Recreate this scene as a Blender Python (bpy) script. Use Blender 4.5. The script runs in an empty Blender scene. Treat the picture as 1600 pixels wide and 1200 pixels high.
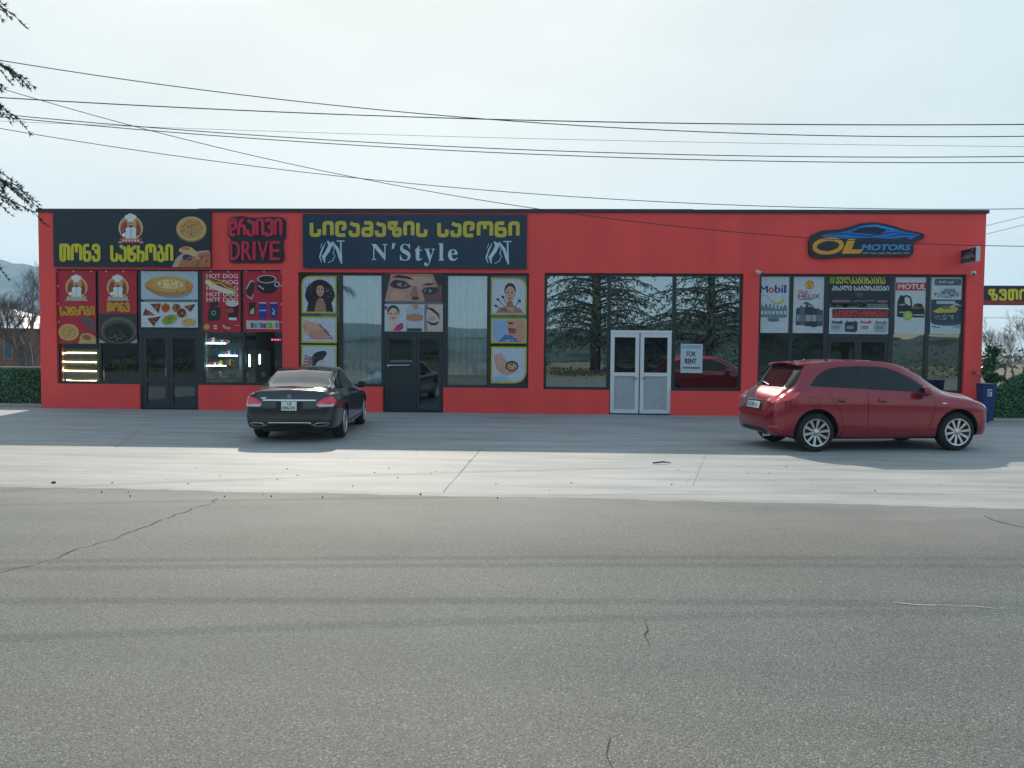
import bpy, bmesh, math, random
from mathutils import Vector, Matrix
from mathutils.geometry import tessellate_polygon
from mathutils.bvhtree import BVHTree
random.seed(7)
R = math.radians
S = bpy.context.scene
COL = S.collection

# ------------------------------------------------------------------ camera
CAM = Vector((14.13, -21.19, 1.73))
YAW, PITCH, ROLL, FPX = R(2.1), R(2.48), R(0.47), 1200.0
_r = Vector((math.cos(YAW), math.sin(YAW), 0))
_f = Vector((-math.sin(YAW)*math.cos(PITCH), math.cos(YAW)*math.cos(PITCH), -math.sin(PITCH)))
_u = _r.cross(_f)
RIGHT = _r*math.cos(ROLL) + _u*math.sin(ROLL)
UP = _u*math.cos(ROLL) - _r*math.sin(ROLL)
FWD = _f
cd = bpy.data.cameras.new('camera'); cam = bpy.data.objects.new('camera', cd); COL.objects.link(cam)
cd.sensor_width = 36.0; cd.lens = 36.0*FPX/1600.0; cd.clip_start = 0.05; cd.clip_end = 20000
cam.matrix_world = Matrix(((RIGHT.x, UP.x, -FWD.x, CAM.x), (RIGHT.y, UP.y, -FWD.y, CAM.y),
                           (RIGHT.z, UP.z, -FWD.z, CAM.z), (0, 0, 0, 1)))
S.camera = cam

# ------------------------------------------------------------------ sky, sun, exposure
SUN_EL, SUN_AZ = R(34), R(-14)
W = bpy.data.worlds.new('World'); S.world = W; W.use_nodes = True
nt = W.node_tree; nt.nodes.clear()
sky = nt.nodes.new('ShaderNodeTexSky'); sky.sky_type = 'NISHITA'; sky.sun_disc = False
sky.sun_elevation = SUN_EL; sky.sun_rotation = SUN_AZ
sky.air_density = 1.0; sky.dust_density = 2.0; sky.ozone_density = 1.0; sky.altitude = 300
hs = nt.nodes.new('ShaderNodeHueSaturation'); hs.inputs['Saturation'].default_value = 1.0
# thin high cloud veil: the bright part of the sky is spread out evenly, c / (1 + k c)
TINT = (1.9, 2.6, 3.9); KK = (0.380, 0.382, 0.412)
mT = nt.nodes.new('ShaderNodeVectorMath'); mT.operation = 'MULTIPLY'; mT.inputs[1].default_value = TINT
mA = nt.nodes.new('ShaderNodeVectorMath'); mA.operation = 'MULTIPLY_ADD'; mA.inputs[1].default_value = KK; mA.inputs[2].default_value = (1, 1, 1)
mD = nt.nodes.new('ShaderNodeVectorMath'); mD.operation = 'DIVIDE'
bg = nt.nodes.new('ShaderNodeBackground'); bg.inputs['Strength'].default_value = 0.15
wo = nt.nodes.new('ShaderNodeOutputWorld')
nt.links.new(sky.outputs[0], hs.inputs['Color']); nt.links.new(hs.outputs[0], mT.inputs[0]); nt.links.new(mT.outputs[0], mA.inputs[0]); nt.links.new(mT.outputs[0], mD.inputs[0]); nt.links.new(mA.outputs[0], mD.inputs[1]); # faint uneven cloud in the veil
tcw = nt.nodes.new('ShaderNodeTexCoord'); mpw = nt.nodes.new('ShaderNodeMapping'); mpw.inputs['Scale'].default_value = (1.6, 1.6, 4.5); nt.links.new(tcw.outputs['Generated'], mpw.inputs[0])
nzw = nt.nodes.new('ShaderNodeTexNoise'); nzw.inputs['Scale'].default_value = 2.2; nzw.inputs['Detail'].default_value = 5; nt.links.new(mpw.outputs[0], nzw.inputs['Vector'])
mrw = nt.nodes.new('ShaderNodeMapRange'); mrw.inputs['From Min'].default_value = .3; mrw.inputs['From Max'].default_value = .7; mrw.inputs['To Min'].default_value = 0.93; mrw.inputs['To Max'].default_value = 1.03; nt.links.new(nzw.outputs['Fac'], mrw.inputs[0])
mC = nt.nodes.new('ShaderNodeVectorMath'); mC.operation = 'SCALE'; nt.links.new(mD.outputs[0], mC.inputs[0]); nt.links.new(mrw.outputs[0], mC.inputs['Scale'])
nt.links.new(mC.outputs[0], bg.inputs[0]); nt.links.new(bg.outputs[0], wo.inputs[0])
sl = bpy.data.lights.new('sun', 'SUN'); sl.energy = 1.85; sl.angle = R(0.5); sl.color = (1.0, 0.90, 0.76)
so = bpy.data.objects.new('sun', sl); COL.objects.link(so)
sdir = Vector((math.sin(SUN_AZ)*math.cos(SUN_EL), math.cos(SUN_AZ)*math.cos(SUN_EL), math.sin(SUN_EL)))
so.rotation_euler = (-sdir).to_track_quat('-Z', 'Y').to_euler(); so.location = sdir*60
S.view_settings.view_transform = 'Standard'; S.view_settings.look = 'None'
S.view_settings.exposure = 1.43; S.view_settings.gamma = 1.0
S.render.engine = 'CYCLES'; S.cycles.use_denoising = True
S.cycles.max_bounces = 8; S.cycles.transparent_max_bounces = 16; S.cycles.volume_bounces = 1
S.cycles.caustics_reflective = False; S.cycles.caustics_refractive = False

# ------------------------------------------------------------------ measuring helpers
def ray(px, py): return (FWD*FPX + RIGHT*(px-800) - UP*(py-600)).normalized()
def onY(px, py, y):
    d = ray(px, py); return CAM + d*((y-CAM.y)/d.y)
def F(px, py, y=0.0): return onY(px, py, y)
def G(px, py, z=0.0):
    d = ray(px, py); return CAM + d*((z-CAM.z)/d.z)
def P(x0, y0, x1, y1, y=0.0):
    """upright rectangle in the plane Y=y: (X0, X1, Z0, Z1)"""
    xm, ym = (x0+x1)/2, (y0+y1)/2
    return F(x0, ym, y).x, F(x1, ym, y).x, F(xm, y1, y).z, F(xm, y0, y).z
def lin(c):
    c = c/255.0
    return c/12.92 if c <= 0.04045 else ((c+0.055)/1.055)**2.4
def C(r, g, b): return (lin(r), lin(g), lin(b))

# ------------------------------------------------------------------ materials
MATS = {}
def mat(name, col, rough=0.6, metal=0.0, spec=0.5, var=None, bump=None, coat=0.0, emit=None, coords='Object', stretch=None, trans=0.0):
    if name in MATS: return MATS[name]
    m = bpy.data.materials.new(name); m.use_nodes = True
    t = m.node_tree; b = t.nodes['Principled BSDF']
    b.inputs['Base Color'].default_value = (*col, 1); b.inputs['Roughness'].default_value = rough
    b.inputs['Metallic'].default_value = metal; b.inputs['Specular IOR Level'].default_value = spec
    b.inputs['Coat Weight'].default_value = coat; b.inputs['Coat Roughness'].default_value = 0.04
    if trans: b.inputs['Transmission Weight'].default_value = trans
    if emit:
        b.inputs['Emission Color'].default_value = (*emit[0], 1); b.inputs['Emission Strength'].default_value = emit[1]
    src = None
    if var or bump:
        tc = t.nodes.new('ShaderNodeTexCoord'); src = tc.outputs[coords]
        if stretch:
            mp = t.nodes.new('ShaderNodeMapping'); mp.inputs['Scale'].default_value = stretch
            t.links.new(src, mp.inputs[0]); src = mp.outputs[0]
    if var is None and not emit: var = (9.0, 0.12)
    if var:
        if src is None: src = t.nodes.new('ShaderNodeTexCoord').outputs[coords]
        n = t.nodes.new('ShaderNodeTexNoise'); n.inputs['Scale'].default_value = var[0]; n.inputs['Detail'].default_value = 5
        t.links.new(src, n.inputs['Vector'])
        cr = t.nodes.new('ShaderNodeValToRGB')
        lo, hi = 1-var[1], 1+var[1]
        cr.color_ramp.elements[0].position = 0.3; cr.color_ramp.elements[1].position = 0.7
        cr.color_ramp.elements[0].color = (*[min(1, c*lo) for c in col], 1); cr.color_ramp.elements[1].color = (*[min(1, c*hi) for c in col], 1)
        t.links.new(n.outputs['Fac'], cr.inputs[0]); t.links.new(cr.outputs[0], b.inputs['Base Color'])
    if bump:
        n2 = t.nodes.new('ShaderNodeTexNoise'); n2.inputs['Scale'].default_value = bump[0]; n2.inputs['Detail'].default_value = 4
        t.links.new(src, n2.inputs['Vector'])
        bp = t.nodes.new('ShaderNodeBump'); bp.inputs['Strength'].default_value = bump[1]; bp.inputs['Distance'].default_value = bump[2] if len(bump) > 2 else 0.01
        t.links.new(n2.outputs['Fac'], bp.inputs['Height']); t.links.new(bp.outputs[0], b.inputs['Normal'])
    MATS[name] = m
    return m

def glass_mat(name, tint, refl, wav=0.0022, body=(0.01, 0.012, 0.014), opac=0.0):
    """coated shop glazing: clear mirror layer over a tinted see-through pane"""
    m = bpy.data.materials.new(name); m.use_nodes = True; t = m.node_tree; t.nodes.clear()
    out = t.nodes.new('ShaderNodeOutputMaterial')
    tr = t.nodes.new('ShaderNodeBsdfTransparent'); tr.inputs[0].default_value = (*tint, 1)
    gl = t.nodes.new('ShaderNodeBsdfGlossy'); gl.inputs['Roughness'].default_value = 0.004
    gl.inputs['Color'].default_value = (0.80, 0.95, 1.0, 1)
    lw = t.nodes.new('ShaderNodeFresnel'); lw.inputs['IOR'].default_value = 1.5
    ma = t.nodes.new('ShaderNodeMath'); ma.operation = 'ADD'; ma.use_clamp = True; ma.inputs[1].default_value = refl
    t.links.new(lw.outputs[0], ma.inputs[0])
    base = tr.outputs[0]
    if opac:
        df = t.nodes.new('ShaderNodeBsdfDiffuse'); df.inputs[0].default_value = (*body, 1)
        mx0 = t.nodes.new('ShaderNodeMixShader'); mx0.inputs[0].default_value = opac
        t.links.new(tr.outputs[0], mx0.inputs[1]); t.links.new(df.outputs[0], mx0.inputs[2]); base = mx0.outputs[0]
    mx = t.nodes.new('ShaderNodeMixShader')
    t.links.new(ma.outputs[0], mx.inputs[0]); t.links.new(base, mx.inputs[1]); t.links.new(gl.outputs[0], mx.inputs[2])
    tc = t.nodes.new('ShaderNodeTexCoord'); n = t.nodes.new('ShaderNodeTexNoise'); n.inputs['Scale'].default_value = 0.9; n.inputs['Detail'].default_value = 1
    t.links.new(tc.outputs['Object'], n.inputs['Vector'])
    bp = t.nodes.new('ShaderNodeBump'); bp.inputs['Strength'].default_value = 0.5; bp.inputs['Distance'].default_value = wav
    t.links.new(n.outputs['Fac'], bp.inputs['Height']); t.links.new(bp.outputs[0], gl.inputs['Normal'])
    t.links.new(mx.outputs[0], out.inputs[0]); MATS[name] = m
    return m

def print_mat(name, rough=0.42):
    """printed vinyl: colours of the print come from the mesh's colour attribute"""
    m = bpy.data.materials.new(name); m.use_nodes = True; t = m.node_tree; b = t.nodes['Principled BSDF']
    a = t.nodes.new('ShaderNodeAttribute'); a.attribute_name = 'print'
    tc = t.nodes.new('ShaderNodeTexCoord'); n = t.nodes.new('ShaderNodeTexNoise'); n.inputs['Scale'].default_value = 14; n.inputs['Detail'].default_value = 6
    t.links.new(tc.outputs['Object'], n.inputs['Vector'])
    cr = t.nodes.new('ShaderNodeMapRange'); cr.inputs['To Min'].default_value = 0.70; cr.inputs['To Max'].default_value = 1.22
    t.links.new(n.outputs['Fac'], cr.inputs['Value'])
    n5 = t.nodes.new('ShaderNodeTexNoise'); n5.inputs['Scale'].default_value = 46; n5.inputs['Detail'].default_value = 7; n5.inputs['Roughness'].default_value = .7; t.links.new(tc.outputs['Object'], n5.inputs['Vector'])
    c5 = t.nodes.new('ShaderNodeMix'); c5.data_type = 'RGBA'; c5.blend_type = 'OVERLAY'; c5.inputs[0].default_value = 0.5; t.links.new(a.outputs['Color'], c5.inputs[6]); t.links.new(n5.outputs['Color'], c5.inputs[7])
    vm = t.nodes.new('ShaderNodeVectorMath'); vm.operation = 'SCALE'
    t.links.new(c5.outputs[2], vm.inputs[0]); t.links.new(cr.outputs[0], vm.inputs['Scale']); t.links.new(vm.outputs[0], b.inputs['Base Color'])
    b.inputs['Roughness'].default_value = rough; b.inputs['Specular IOR Level'].default_value = 0.4
    MATS[name] = m; return m

# ------------------------------------------------------------------ objects
ROOT = {}
def tag(o, label=None, cat=None, group=None, kind=None):
    if label: o['label'] = label
    if cat: o['category'] = cat
    if group: o['group'] = group
    if kind: o['kind'] = kind
    return o
def thing(name, label, cat, loc=(0, 0, 0), rz=0.0, group=None):
    o = bpy.data.objects.new(name, None); COL.objects.link(o); o.empty_display_size = 0.2
    o.location = loc; o.rotation_euler = (0, 0, rz)
    ROOT[o.name] = Matrix.Translation(Vector(loc)) @ Matrix.Rotation(rz, 4, 'Z')
    return tag(o, label, cat, group)
def rootm(o):
    while o.parent: o = o.parent
    return ROOT.get(o.name, Matrix.Identity(4))

class MB:
    def __init__(s): s.v = []; s.f = []; s.mi = []; s.col = None
    def vert(s, p): s.v.append(Vector(p)); return len(s.v)-1
    def face(s, idx, m=0): s.f.append(tuple(idx)); s.mi.append(m)
    def quad(s, a, b, c, d, m=0):
        i = len(s.v); s.v += [Vector(a), Vector(b), Vector(c), Vector(d)]; s.face((i, i+1, i+2, i+3), m)
    def tri(s, a, b, c, m=0):
        i = len(s.v); s.v += [Vector(a), Vector(b), Vector(c)]; s.face((i, i+1, i+2), m)
    def box(s, x0, x1, y0, y1, z0, z1, m=0, M=None, bev=0.0):
        if bev > 0:
            bm = bmesh.new(); bmesh.ops.create_cube(bm, size=1)
            for v in bm.verts: v.co = Vector(((x0+x1)/2+v.co.x*(x1-x0), (y0+y1)/2+v.co.y*(y1-y0), (z0+z1)/2+v.co.z*(z1-z0)))
            bmesh.ops.bevel(bm, geom=bm.edges[:], offset=bev, segments=2, affect='EDGES', profile=0.5)
            s.bm(bm, m, M); bm.free(); return
        i = len(s.v)
        for x, y, z in ((x0,y0,z0),(x1,y0,z0),(x1,y1,z0),(x0,y1,z0),(x0,y0,z1),(x1,y0,z1),(x1,y1,z1),(x0,y1,z1)):
            p = Vector((x, y, z)); s.v.append(M @ p if M else p)
        for q in ((0,3,2,1),(4,5,6,7),(0,1,5,4),(1,2,6,5),(2,3,7,6),(3,0,4,7)): s.face([i+k for k in q], m)
    def bm(s, bm, m=0, M=None):
        i = len(s.v); bm.verts.index_update()
        for v in bm.verts: s.v.append(M @ v.co if M else v.co.copy())
        for f in bm.faces: s.face([i+v.index for v in f.verts], m)
    def tube(s, pts, rad, n=6, m=0, cap=True):
        pts = [Vector(p) for p in pts]; k = len(pts)
        rad = rad if isinstance(rad, (list, tuple)) else [rad]*k
        i0 = len(s.v); prev = None
        for j, p in enumerate(pts):
            d = (pts[min(j+1, k-1)]-pts[max(j-1, 0)]).normalized()
            if prev is None: a = d.orthogonal().normalized()
            else:
                a = prev - d*prev.dot(d); a = a.normalized() if a.length > 1e-6 else d.orthogonal().normalized()
            prev = a; b = d.cross(a)
            for q in range(n):
                t = 2*math.pi*q/n; s.v.append(p+(a*math.cos(t)+b*math.sin(t))*rad[j])
        for j in range(k-1):
            for q in range(n):
                a = i0+j*n+q; b = i0+j*n+(q+1) % n
                s.face((a, b, b+n, a+n), m)
        if cap:
            s.face([i0+q for q in range(n)][::-1], m); s.face([i0+(k-1)*n+q for q in range(n)], m)
    def lathe(s, prof, M, n=32, m=0, closed=False):
        """prof: list of (radius, height); axis = local Z of M"""
        i0 = len(s.v); k = len(prof)
        for r_, h in prof:
            for q in range(n):
                t = 2*math.pi*q/n; s.v.append(M @ Vector((r_*math.cos(t), r_*math.sin(t), h)))
        for j in range(k if closed else k-1):
            for q in range(n):
                a = i0+j*n+q; b = i0+j*n+(q+1) % n; c = i0+((j+1) % k)*n+q; d = i0+((j+1) % k)*n+(q+1) % n
                s.face((a, b, d, c), m)
    def prism(s, pts, y0, y1, m=0, mside=None):
        """pts in (X,Z), extruded between Y=y0 (front) and y1"""
        k = len(pts); i = len(s.v)
        for x, z in pts: s.v.append(Vector((x, y0, z)))
        for x, z in pts: s.v.append(Vector((x, y1, z)))
        for t in tessellate_polygon([[Vector((x, z, 0)) for x, z in pts]]):
            s.face((i+t[0], i+t[1], i+t[2]), m); s.face((i+k+t[2], i+k+t[1], i+k+t[0]), m)
        for j in range(k): s.face((i+j, i+(j+1) % k, i+k+(j+1) % k, i+k+j), m if mside is None else mside)
    def build(s, name, mats, parent=None, smooth=False, world=True, solo=False, fixn=True, auto=None):
        me = bpy.data.meshes.new(name)
        vs = s.v; off = Vector((0, 0, 0))
        if parent is not None and world:
            inv = rootm(parent).inverted(); vs = [inv @ p for p in vs]
        elif parent is None and solo and vs:
            xs = [p.x for p in vs]; ys = [p.y for p in vs]; zs = [p.z for p in vs]
            off = Vector(((min(xs)+max(xs))/2, (min(ys)+max(ys))/2, min(zs))); vs = [p-off for p in vs]
        me.from_pydata(vs, [], s.f)
        mats = mats if isinstance(mats, (list, tuple)) else [mats]
        for m in mats: me.materials.append(m)
        me.polygons.foreach_set('material_index', s.mi)
        if s.col is not None:
            at = me.color_attributes.new('print', 'FLOAT_COLOR', 'CORNER'); k = 0; buf = []
            for f, c in zip(s.f, s.col): buf += [*c, 1.0]*len(f)
            at.data.foreach_set('color', buf)
        if fixn:
            bm = bmesh.new(); bm.from_mesh(me); bmesh.ops.recalc_face_normals(bm, faces=bm.faces[:]); bm.to_mesh(me); bm.free()
        if smooth: me.polygons.foreach_set('use_smooth', [True]*len(me.polygons))
        if auto is not None: me.set_sharp_from_angle(angle=R(auto))
        o = bpy.data.objects.new(name, me); COL.objects.link(o); o.location = off
        if parent is not None: o.parent = parent
        return o

def fillet(pts, r, closed=False, n=4):
    """round the corners of a polyline"""
    pts = [Vector((p[0], p[1])) for p in pts]; k = len(pts); out = []
    rs = r if isinstance(r, (list, tuple)) else [r]*k
    for i, p in enumerate(pts):
        if not closed and i in (0, k-1): out.append((p.x, p.y)); continue
        a = pts[i-1]; b = pts[(i+1) % k]; da, db = a-p, b-p
        q = min(rs[i], da.length*0.5, db.length*0.5)
        if q < 1e-6: out.append((p.x, p.y)); continue
        s0 = p+da.normalized()*q; s1 = p+db.normalized()*q
        for j in range(n+1):
            t = j/n; w = s0*(1-t)**2+p*2*t*(1-t)+s1*t*t; out.append((w.x, w.y))
    return out

_dg = None
def text_tris(body, off=0.0):
    cu = bpy.data.curves.new('lettering', 'FONT'); cu.body = body; cu.size = 1; cu.offset = off; cu.resolution_u = 3
    o = bpy.data.objects.new('lettering', cu); COL.objects.link(o)
    dg = bpy.context.evaluated_depsgraph_get(); me = bpy.data.meshes.new_from_object(o.evaluated_get(dg))
    vs = [(v.co.x, v.co.y) for v in me.vertices]; fs = [tuple(p.vertices) for p in me.polygons]
    bpy.data.objects.remove(o); bpy.data.curves.remove(cu); bpy.data.meshes.remove(me)
    return vs, fs

class Art:
    """flat print: shapes in the poster's own drawing units, laid in thin ink layers on a board"""
    def __init__(s, m2w, n, step=0.00035): s.mb = MB(); s.mb.col = []; s.m2w = m2w; s.n = Vector(n); s.k = 0; s.step = step; s.keep = False
    def nxt(s):
        if not s.keep: s.k += 1
        return s.n*(s.k*s.step)
    def poly(s, pts, c, lift=None):
        o = s.nxt(); i = len(s.mb.v)
        for x, y in pts: s.mb.v.append(s.m2w(x, y)+o)
        for t in tessellate_polygon([[Vector((x, y, 0)) for x, y in pts]]):
            s.mb.face([i+q for q in t]); s.mb.col.append(c)
        return s
    def rect(s, x0, y0, x1, y1, c): return s.poly([(x0, y0), (x1, y0), (x1, y1), (x0, y1)], c)
    def rrect(s, x0, y0, x1, y1, r, c): return s.poly(fillet([(x0, y0), (x1, y0), (x1, y1), (x0, y1)], r, True, 6), c)
    def ell(s, cx, cy, rx, ry, c, rot=0, n=22, a0=0, a1=360):
        cs, sn = math.cos(R(rot)), math.sin(R(rot)); pts = []
        for i in range(n + (0 if a1-a0 >= 360 else 1)):
            t = R(a0+(a1-a0)*i/n); x, y = rx*math.cos(t), ry*math.sin(t); pts.append((cx+x*cs-y*sn, cy+x*sn+y*cs))
        return s.poly(pts, c)
    def stroke(s, pts, w, c, closed=False):
        pts = [Vector((p[0], p[1])) for p in pts]; k = len(pts)
        ws = w if isinstance(w, (list, tuple)) else [w]*k
        L, Rr = [], []
        for i, p in enumerate(pts):
            a = pts[i-1] if (i > 0 or closed) else None; b = pts[(i+1) % k] if (i < k-1 or closed) else None
            d1 = (p-a).normalized() if a is not None and (p-a).length > 1e-9 else None
            d2 = (b-p).normalized() if b is not None and (b-p).length > 1e-9 else None
            d1 = d1 or d2; d2 = d2 or d1
            n1 = Vector((-d1.y, d1.x)); n2 = Vector((-d2.y, d2.x)); m = n1+n2
            m = m.normalized() if m.length > 1e-6 else n1
            q = ws[i]/2/max(0.4, m.dot(n1)); L.append(p+m*q); Rr.append(p-m*q)
        o = s.nxt(); i0 = len(s.mb.v)
        for l, r_ in zip(L, Rr): s.mb.v += [s.m2w(l.x, l.y)+o, s.m2w(r_.x, r_.y)+o]
        for i in range(k if closed else k-1):
            j = (i+1) % k
            s.mb.face((i0+2*i, i0+2*j, i0+2*j+1, i0+2*i+1)); s.mb.col.append(c)
        return s
    def text(s, body, x0, y0, x1, y1, c, bold=0.0, shear=0.0, off=0.0):
        """fit the words into the box; y0 is the top in drawing units"""
        vs, fs = text_tris(body, off)
        if not vs: return s
        a, b = min(v[0] for v in vs), max(v[0] for v in vs); e, g = min(v[1] for v in vs), max(v[1] for v in vs)
        shifts = [(0, 0)] if not bold else [(-bold, 0), (bold, 0), (0, -bold*.6), (0, bold*.6)]
        for sx, sy in shifts:
            o = s.nxt(); i = len(s.mb.v)
            for x, y in vs:
                t = (y-e)/(g-e); px = x0+(x-a)/(b-a)*(x1-x0-shear*abs(y1-y0))+shear*t*abs(y1-y0); py = y1+(y0-y1)*t
                s.mb.v.append(s.m2w(px+sx, py+sy)+o)
            for f in fs: s.mb.face([i+q for q in f]); s.mb.col.append(c)
        return s
    def specks(s, cx, cy, rx, ry, n, r0, r1, cols, sq=0.6):
        s.nxt(); s.keep = True; k0 = s.k
        for i in range(n):
            a, q = random.random()*6.28, math.sqrt(random.random()); s.k = k0 + (i % 5)
            s.ell(cx+rx*q*math.cos(a), cy+ry*q*math.sin(a), random.uniform(r0, r1), random.uniform(r0, r1)*sq, random.choice(cols), random.uniform(0, 90), 7)
        s.k = k0+5; s.keep = False
        return s

WHITE = C(225, 228, 230); BLACK = C(16, 17, 20); RED = C(196, 32, 48); YEL = C(214, 190, 40)
TAN = C(214, 172, 104); BROWN = C(120, 70, 40); SKIN = C(208, 160, 138)
PRINT = print_mat('printed_vinyl'); GLOSSPRINT = print_mat('printed_panel', 0.3)

def poster(name, label, cat, px, bgcol, y=0.066, thick=0.004, shape=None, group=None, m=None, draw=True):
    """flat board at its place on the front, returned with a drawing surface in photo-pixel units"""
    x0, y0, x1, y1 = px; X0, X1, Z0, Z1 = P(x0, y0, x1, y1, y)
    def m2w(a, b): return Vector((X0+(a-x0)/(x1-x0)*(X1-X0), y, Z1+(b-y0)/(y1-y0)*(Z0-Z1)))
    A = Art(m2w, (0, -1, 0)); A.name, A.label, A.cat, A.group, A.m = name, label, cat, group, m or PRINT
    pts = shape or [(x0, y0), (x1, y0), (x1, y1), (x0, y1)]
    k = len(pts); i = 0
    for a, b in pts: A.mb.v.append(m2w(a, b))
    for a, b in pts: A.mb.v.append(m2w(a, b)+Vector((0, thick, 0)))
    for t in tessellate_polygon([[Vector((a, b, 0)) for a, b in pts]]):
        A.mb.face(t); A.mb.col.append(bgcol); A.mb.face([q+k for q in t[::-1]]); A.mb.col.append(bgcol)
    for j in range(k): A.mb.face((j, (j+1) % k, k+(j+1) % k, k+j)); A.mb.col.append(bgcol)
    return A
def done(A):
    o = A.mb.build(A.name, A.m, solo=True, fixn=False); tag(o, A.label, A.cat, A.group); return o

# ================================================================== GROUND
def ramp(t, src, stops):
    c = t.nodes.new('ShaderNodeValToRGB'); e = c.color_ramp.elements
    while len(e) < len(stops): e.new(0.5)
    for q, (p, col) in zip(e, stops): q.position = p; q.color = (*col, 1) if len(col) == 3 else col
    t.links.new(src, c.inputs[0]); return c.outputs[0]
def noise(t, vec, scale, detail=4, rough=0.5, stretch=None):
    if stretch:
        mp = t.nodes.new('ShaderNodeMapping'); mp.inputs['Scale'].default_value = stretch; t.links.new(vec, mp.inputs[0]); vec = mp.outputs[0]
    n = t.nodes.new('ShaderNodeTexNoise'); n.inputs['Scale'].default_value = scale; n.inputs['Detail'].default_value = detail
    n.inputs['Roughness'].default_value = rough; t.links.new(vec, n.inputs['Vector']); return n.outputs['Fac']
def mix(t, a, b, fac, mode='MIX'):
    m = t.nodes.new('ShaderNodeMix'); m.data_type = 'RGBA'; m.blend_type = mode
    if isinstance(fac, float): m.inputs[0].default_value = fac
    else: t.links.new(fac, m.inputs[0])
    for s_, q in ((a, 6), (b, 7)):
        if isinstance(s_, tuple): m.inputs[q].default_value = (*s_, 1)
        else: t.links.new(s_, m.inputs[q])
    return m.outputs[2]
def ground_mat(name):
    m = bpy.data.materials.new(name); m.use_nodes = True; t = m.node_tree; b = t.nodes['Principled BSDF']
    v = t.nodes.new('ShaderNodeTexCoord').outputs['Object']; MATS[name] = m
    return m, t, b, v
def bumpn(t, b, h, st, dist):
    n = t.nodes.new('ShaderNodeBump'); n.inputs['Strength'].default_value = st; n.inputs['Distance'].default_value = dist
    t.links.new(h, n.inputs['Height']); t.links.new(n.outputs[0], b.inputs['Normal'])

m_con, t, b, v = ground_mat('concrete')
c = ramp(t, noise(t, v, 0.35, 6, 0.6), [(0.3, (0.335, 0.34, 0.332)), (0.7, (0.425, 0.43, 0.42))])
c = mix(t, c, ramp(t, noise(t, v, 1.6, 6, 0.62, (0.22, 1.5, 1)), [(0.34, (0.52, 0.52, 0.53)), (0.60, (1, 1, 1))]), 0.62, 'MULTIPLY')
c = mix(t, c, ramp(t, noise(t, v, 60, 3), [(0.3, (0.82, 0.82, 0.82)), (0.7, (1, 1, 1))]), 0.6, 'MULTIPLY')
c = mix(t, c, ramp(t, noise(t, v, 3.1, 3, 0.6), [(0.66, (1, 1, 1)), (0.72, (0.72, 0.71, 0.69))]), 0.45, 'MULTIPLY')
t.links.new(c, b.inputs['Base Color']); b.inputs['Roughness'].default_value = 0.72; b.inputs['Specular IOR Level'].default_value = 0.35
bumpn(t, b, noise(t, v, 14, 6, 0.6, (0.35, 1, 1)), 0.28, 0.02)

m_asp, t, b, v = ground_mat('asphalt')
vo = t.nodes.new('ShaderNodeTexVoronoi'); vo.inputs['Scale'].default_value = 110; t.links.new(v, vo.inputs['Vector'])
sep = t.nodes.new('ShaderNodeSeparateColor'); t.links.new(vo.outputs['Color'], sep.inputs[0])
stone = ramp(t, sep.outputs[0], [(0.0, (0.118, 0.128, 0.125)), (0.5, (0.152, 0.162, 0.157)), (0.90, (0.182, 0.193, 0.184)), (0.994, (0.30, 0.305, 0.295))])
gap = ramp(t, vo.outputs['Distance'], [(0.30, (1, 1, 1)), (0.85, (0.40, 0.40, 0.39))])
c = mix(t, stone, gap, 0.8, 'MULTIPLY')
c = mix(t, c, ramp(t, noise(t, v, 160, 2), [(0.3, (0.62, 0.62, 0.62)), (0.7, (1.26, 1.26, 1.24))]), 0.5, 'MULTIPLY')
c = mix(t, c, ramp(t, noise(t, v, 1.0, 4, 0.55, (0.10, 0.9, 1)), [(0.35, (0.84, 0.82, 0.80)), (0.65, (1.12, 1.10, 1.07))]), 0.8, 'MULTIPLY')
c = mix(t, c, ramp(t, noise(t, v, 0.9, 5, 0.6), [(0.3, (0.86, 0.86, 0.87)), (0.7, (1.1, 1.1, 1.08))]), 0.7, 'MULTIPLY')
c = mix(t, c, ramp(t, noise(t, v, 4.0, 3, 0.5, (0.02, 1.1, 1)), [(0.54, (1, 1, 1)), (0.74, (0.86, 0.85, 0.84))]), 0.12, 'MULTIPLY')
c = mix(t, c, ramp(t, noise(t, v, 0.33, 3, .5, (.5, 1.4, 1)), [(0.38, (0.92, 0.97, 0.98)), (0.62, (1.08, 1.03, 1.0))]), 0.8, 'MULTIPLY')
# pale dust washed off the apron along the joint
sx = t.nodes.new('ShaderNodeSeparateXYZ'); t.links.new(v, sx.inputs[0])
ad = t.nodes.new('ShaderNodeMath'); ad.operation = 'MULTIPLY_ADD'; ad.inputs[1].default_value = 0.030; t.links.new(sx.outputs['X'], ad.inputs[0]); t.links.new(sx.outputs['Y'], ad.inputs[2])
mr = t.nodes.new('ShaderNodeMapRange'); mr.inputs['From Min'].default_value = -14.2; mr.inputs['From Max'].default_value = -11.9; t.links.new(ad.outputs[0], mr.inputs[0])
ml0 = t.nodes.new('ShaderNodeMath'); ml0.operation = 'MULTIPLY'; t.links.new(mr.outputs[0], ml0.inputs[0]); t.links.new(ramp(t, noise(t, v, 1.3, 5, .6, (.4, 1, 1)), [(0.3, (.1, .1, .1)), (0.7, (1, 1, 1))]), ml0.inputs[1])
c = mix(t, c, (0.215, 0.209, 0.196), ml0.outputs[0])
t.links.new(c, b.inputs['Base Color']); b.inputs['Roughness'].default_value = 0.78; b.inputs['Specular IOR Level'].default_value = 0.4
ml = t.nodes.new('ShaderNodeMath'); ml.operation = 'MULTIPLY'; ml.inputs[1].default_value = -1.0; t.links.new(vo.outputs['Distance'], ml.inputs[0])
bumpn(t, b, ml.outputs[0], 0.35, 0.010)

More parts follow.
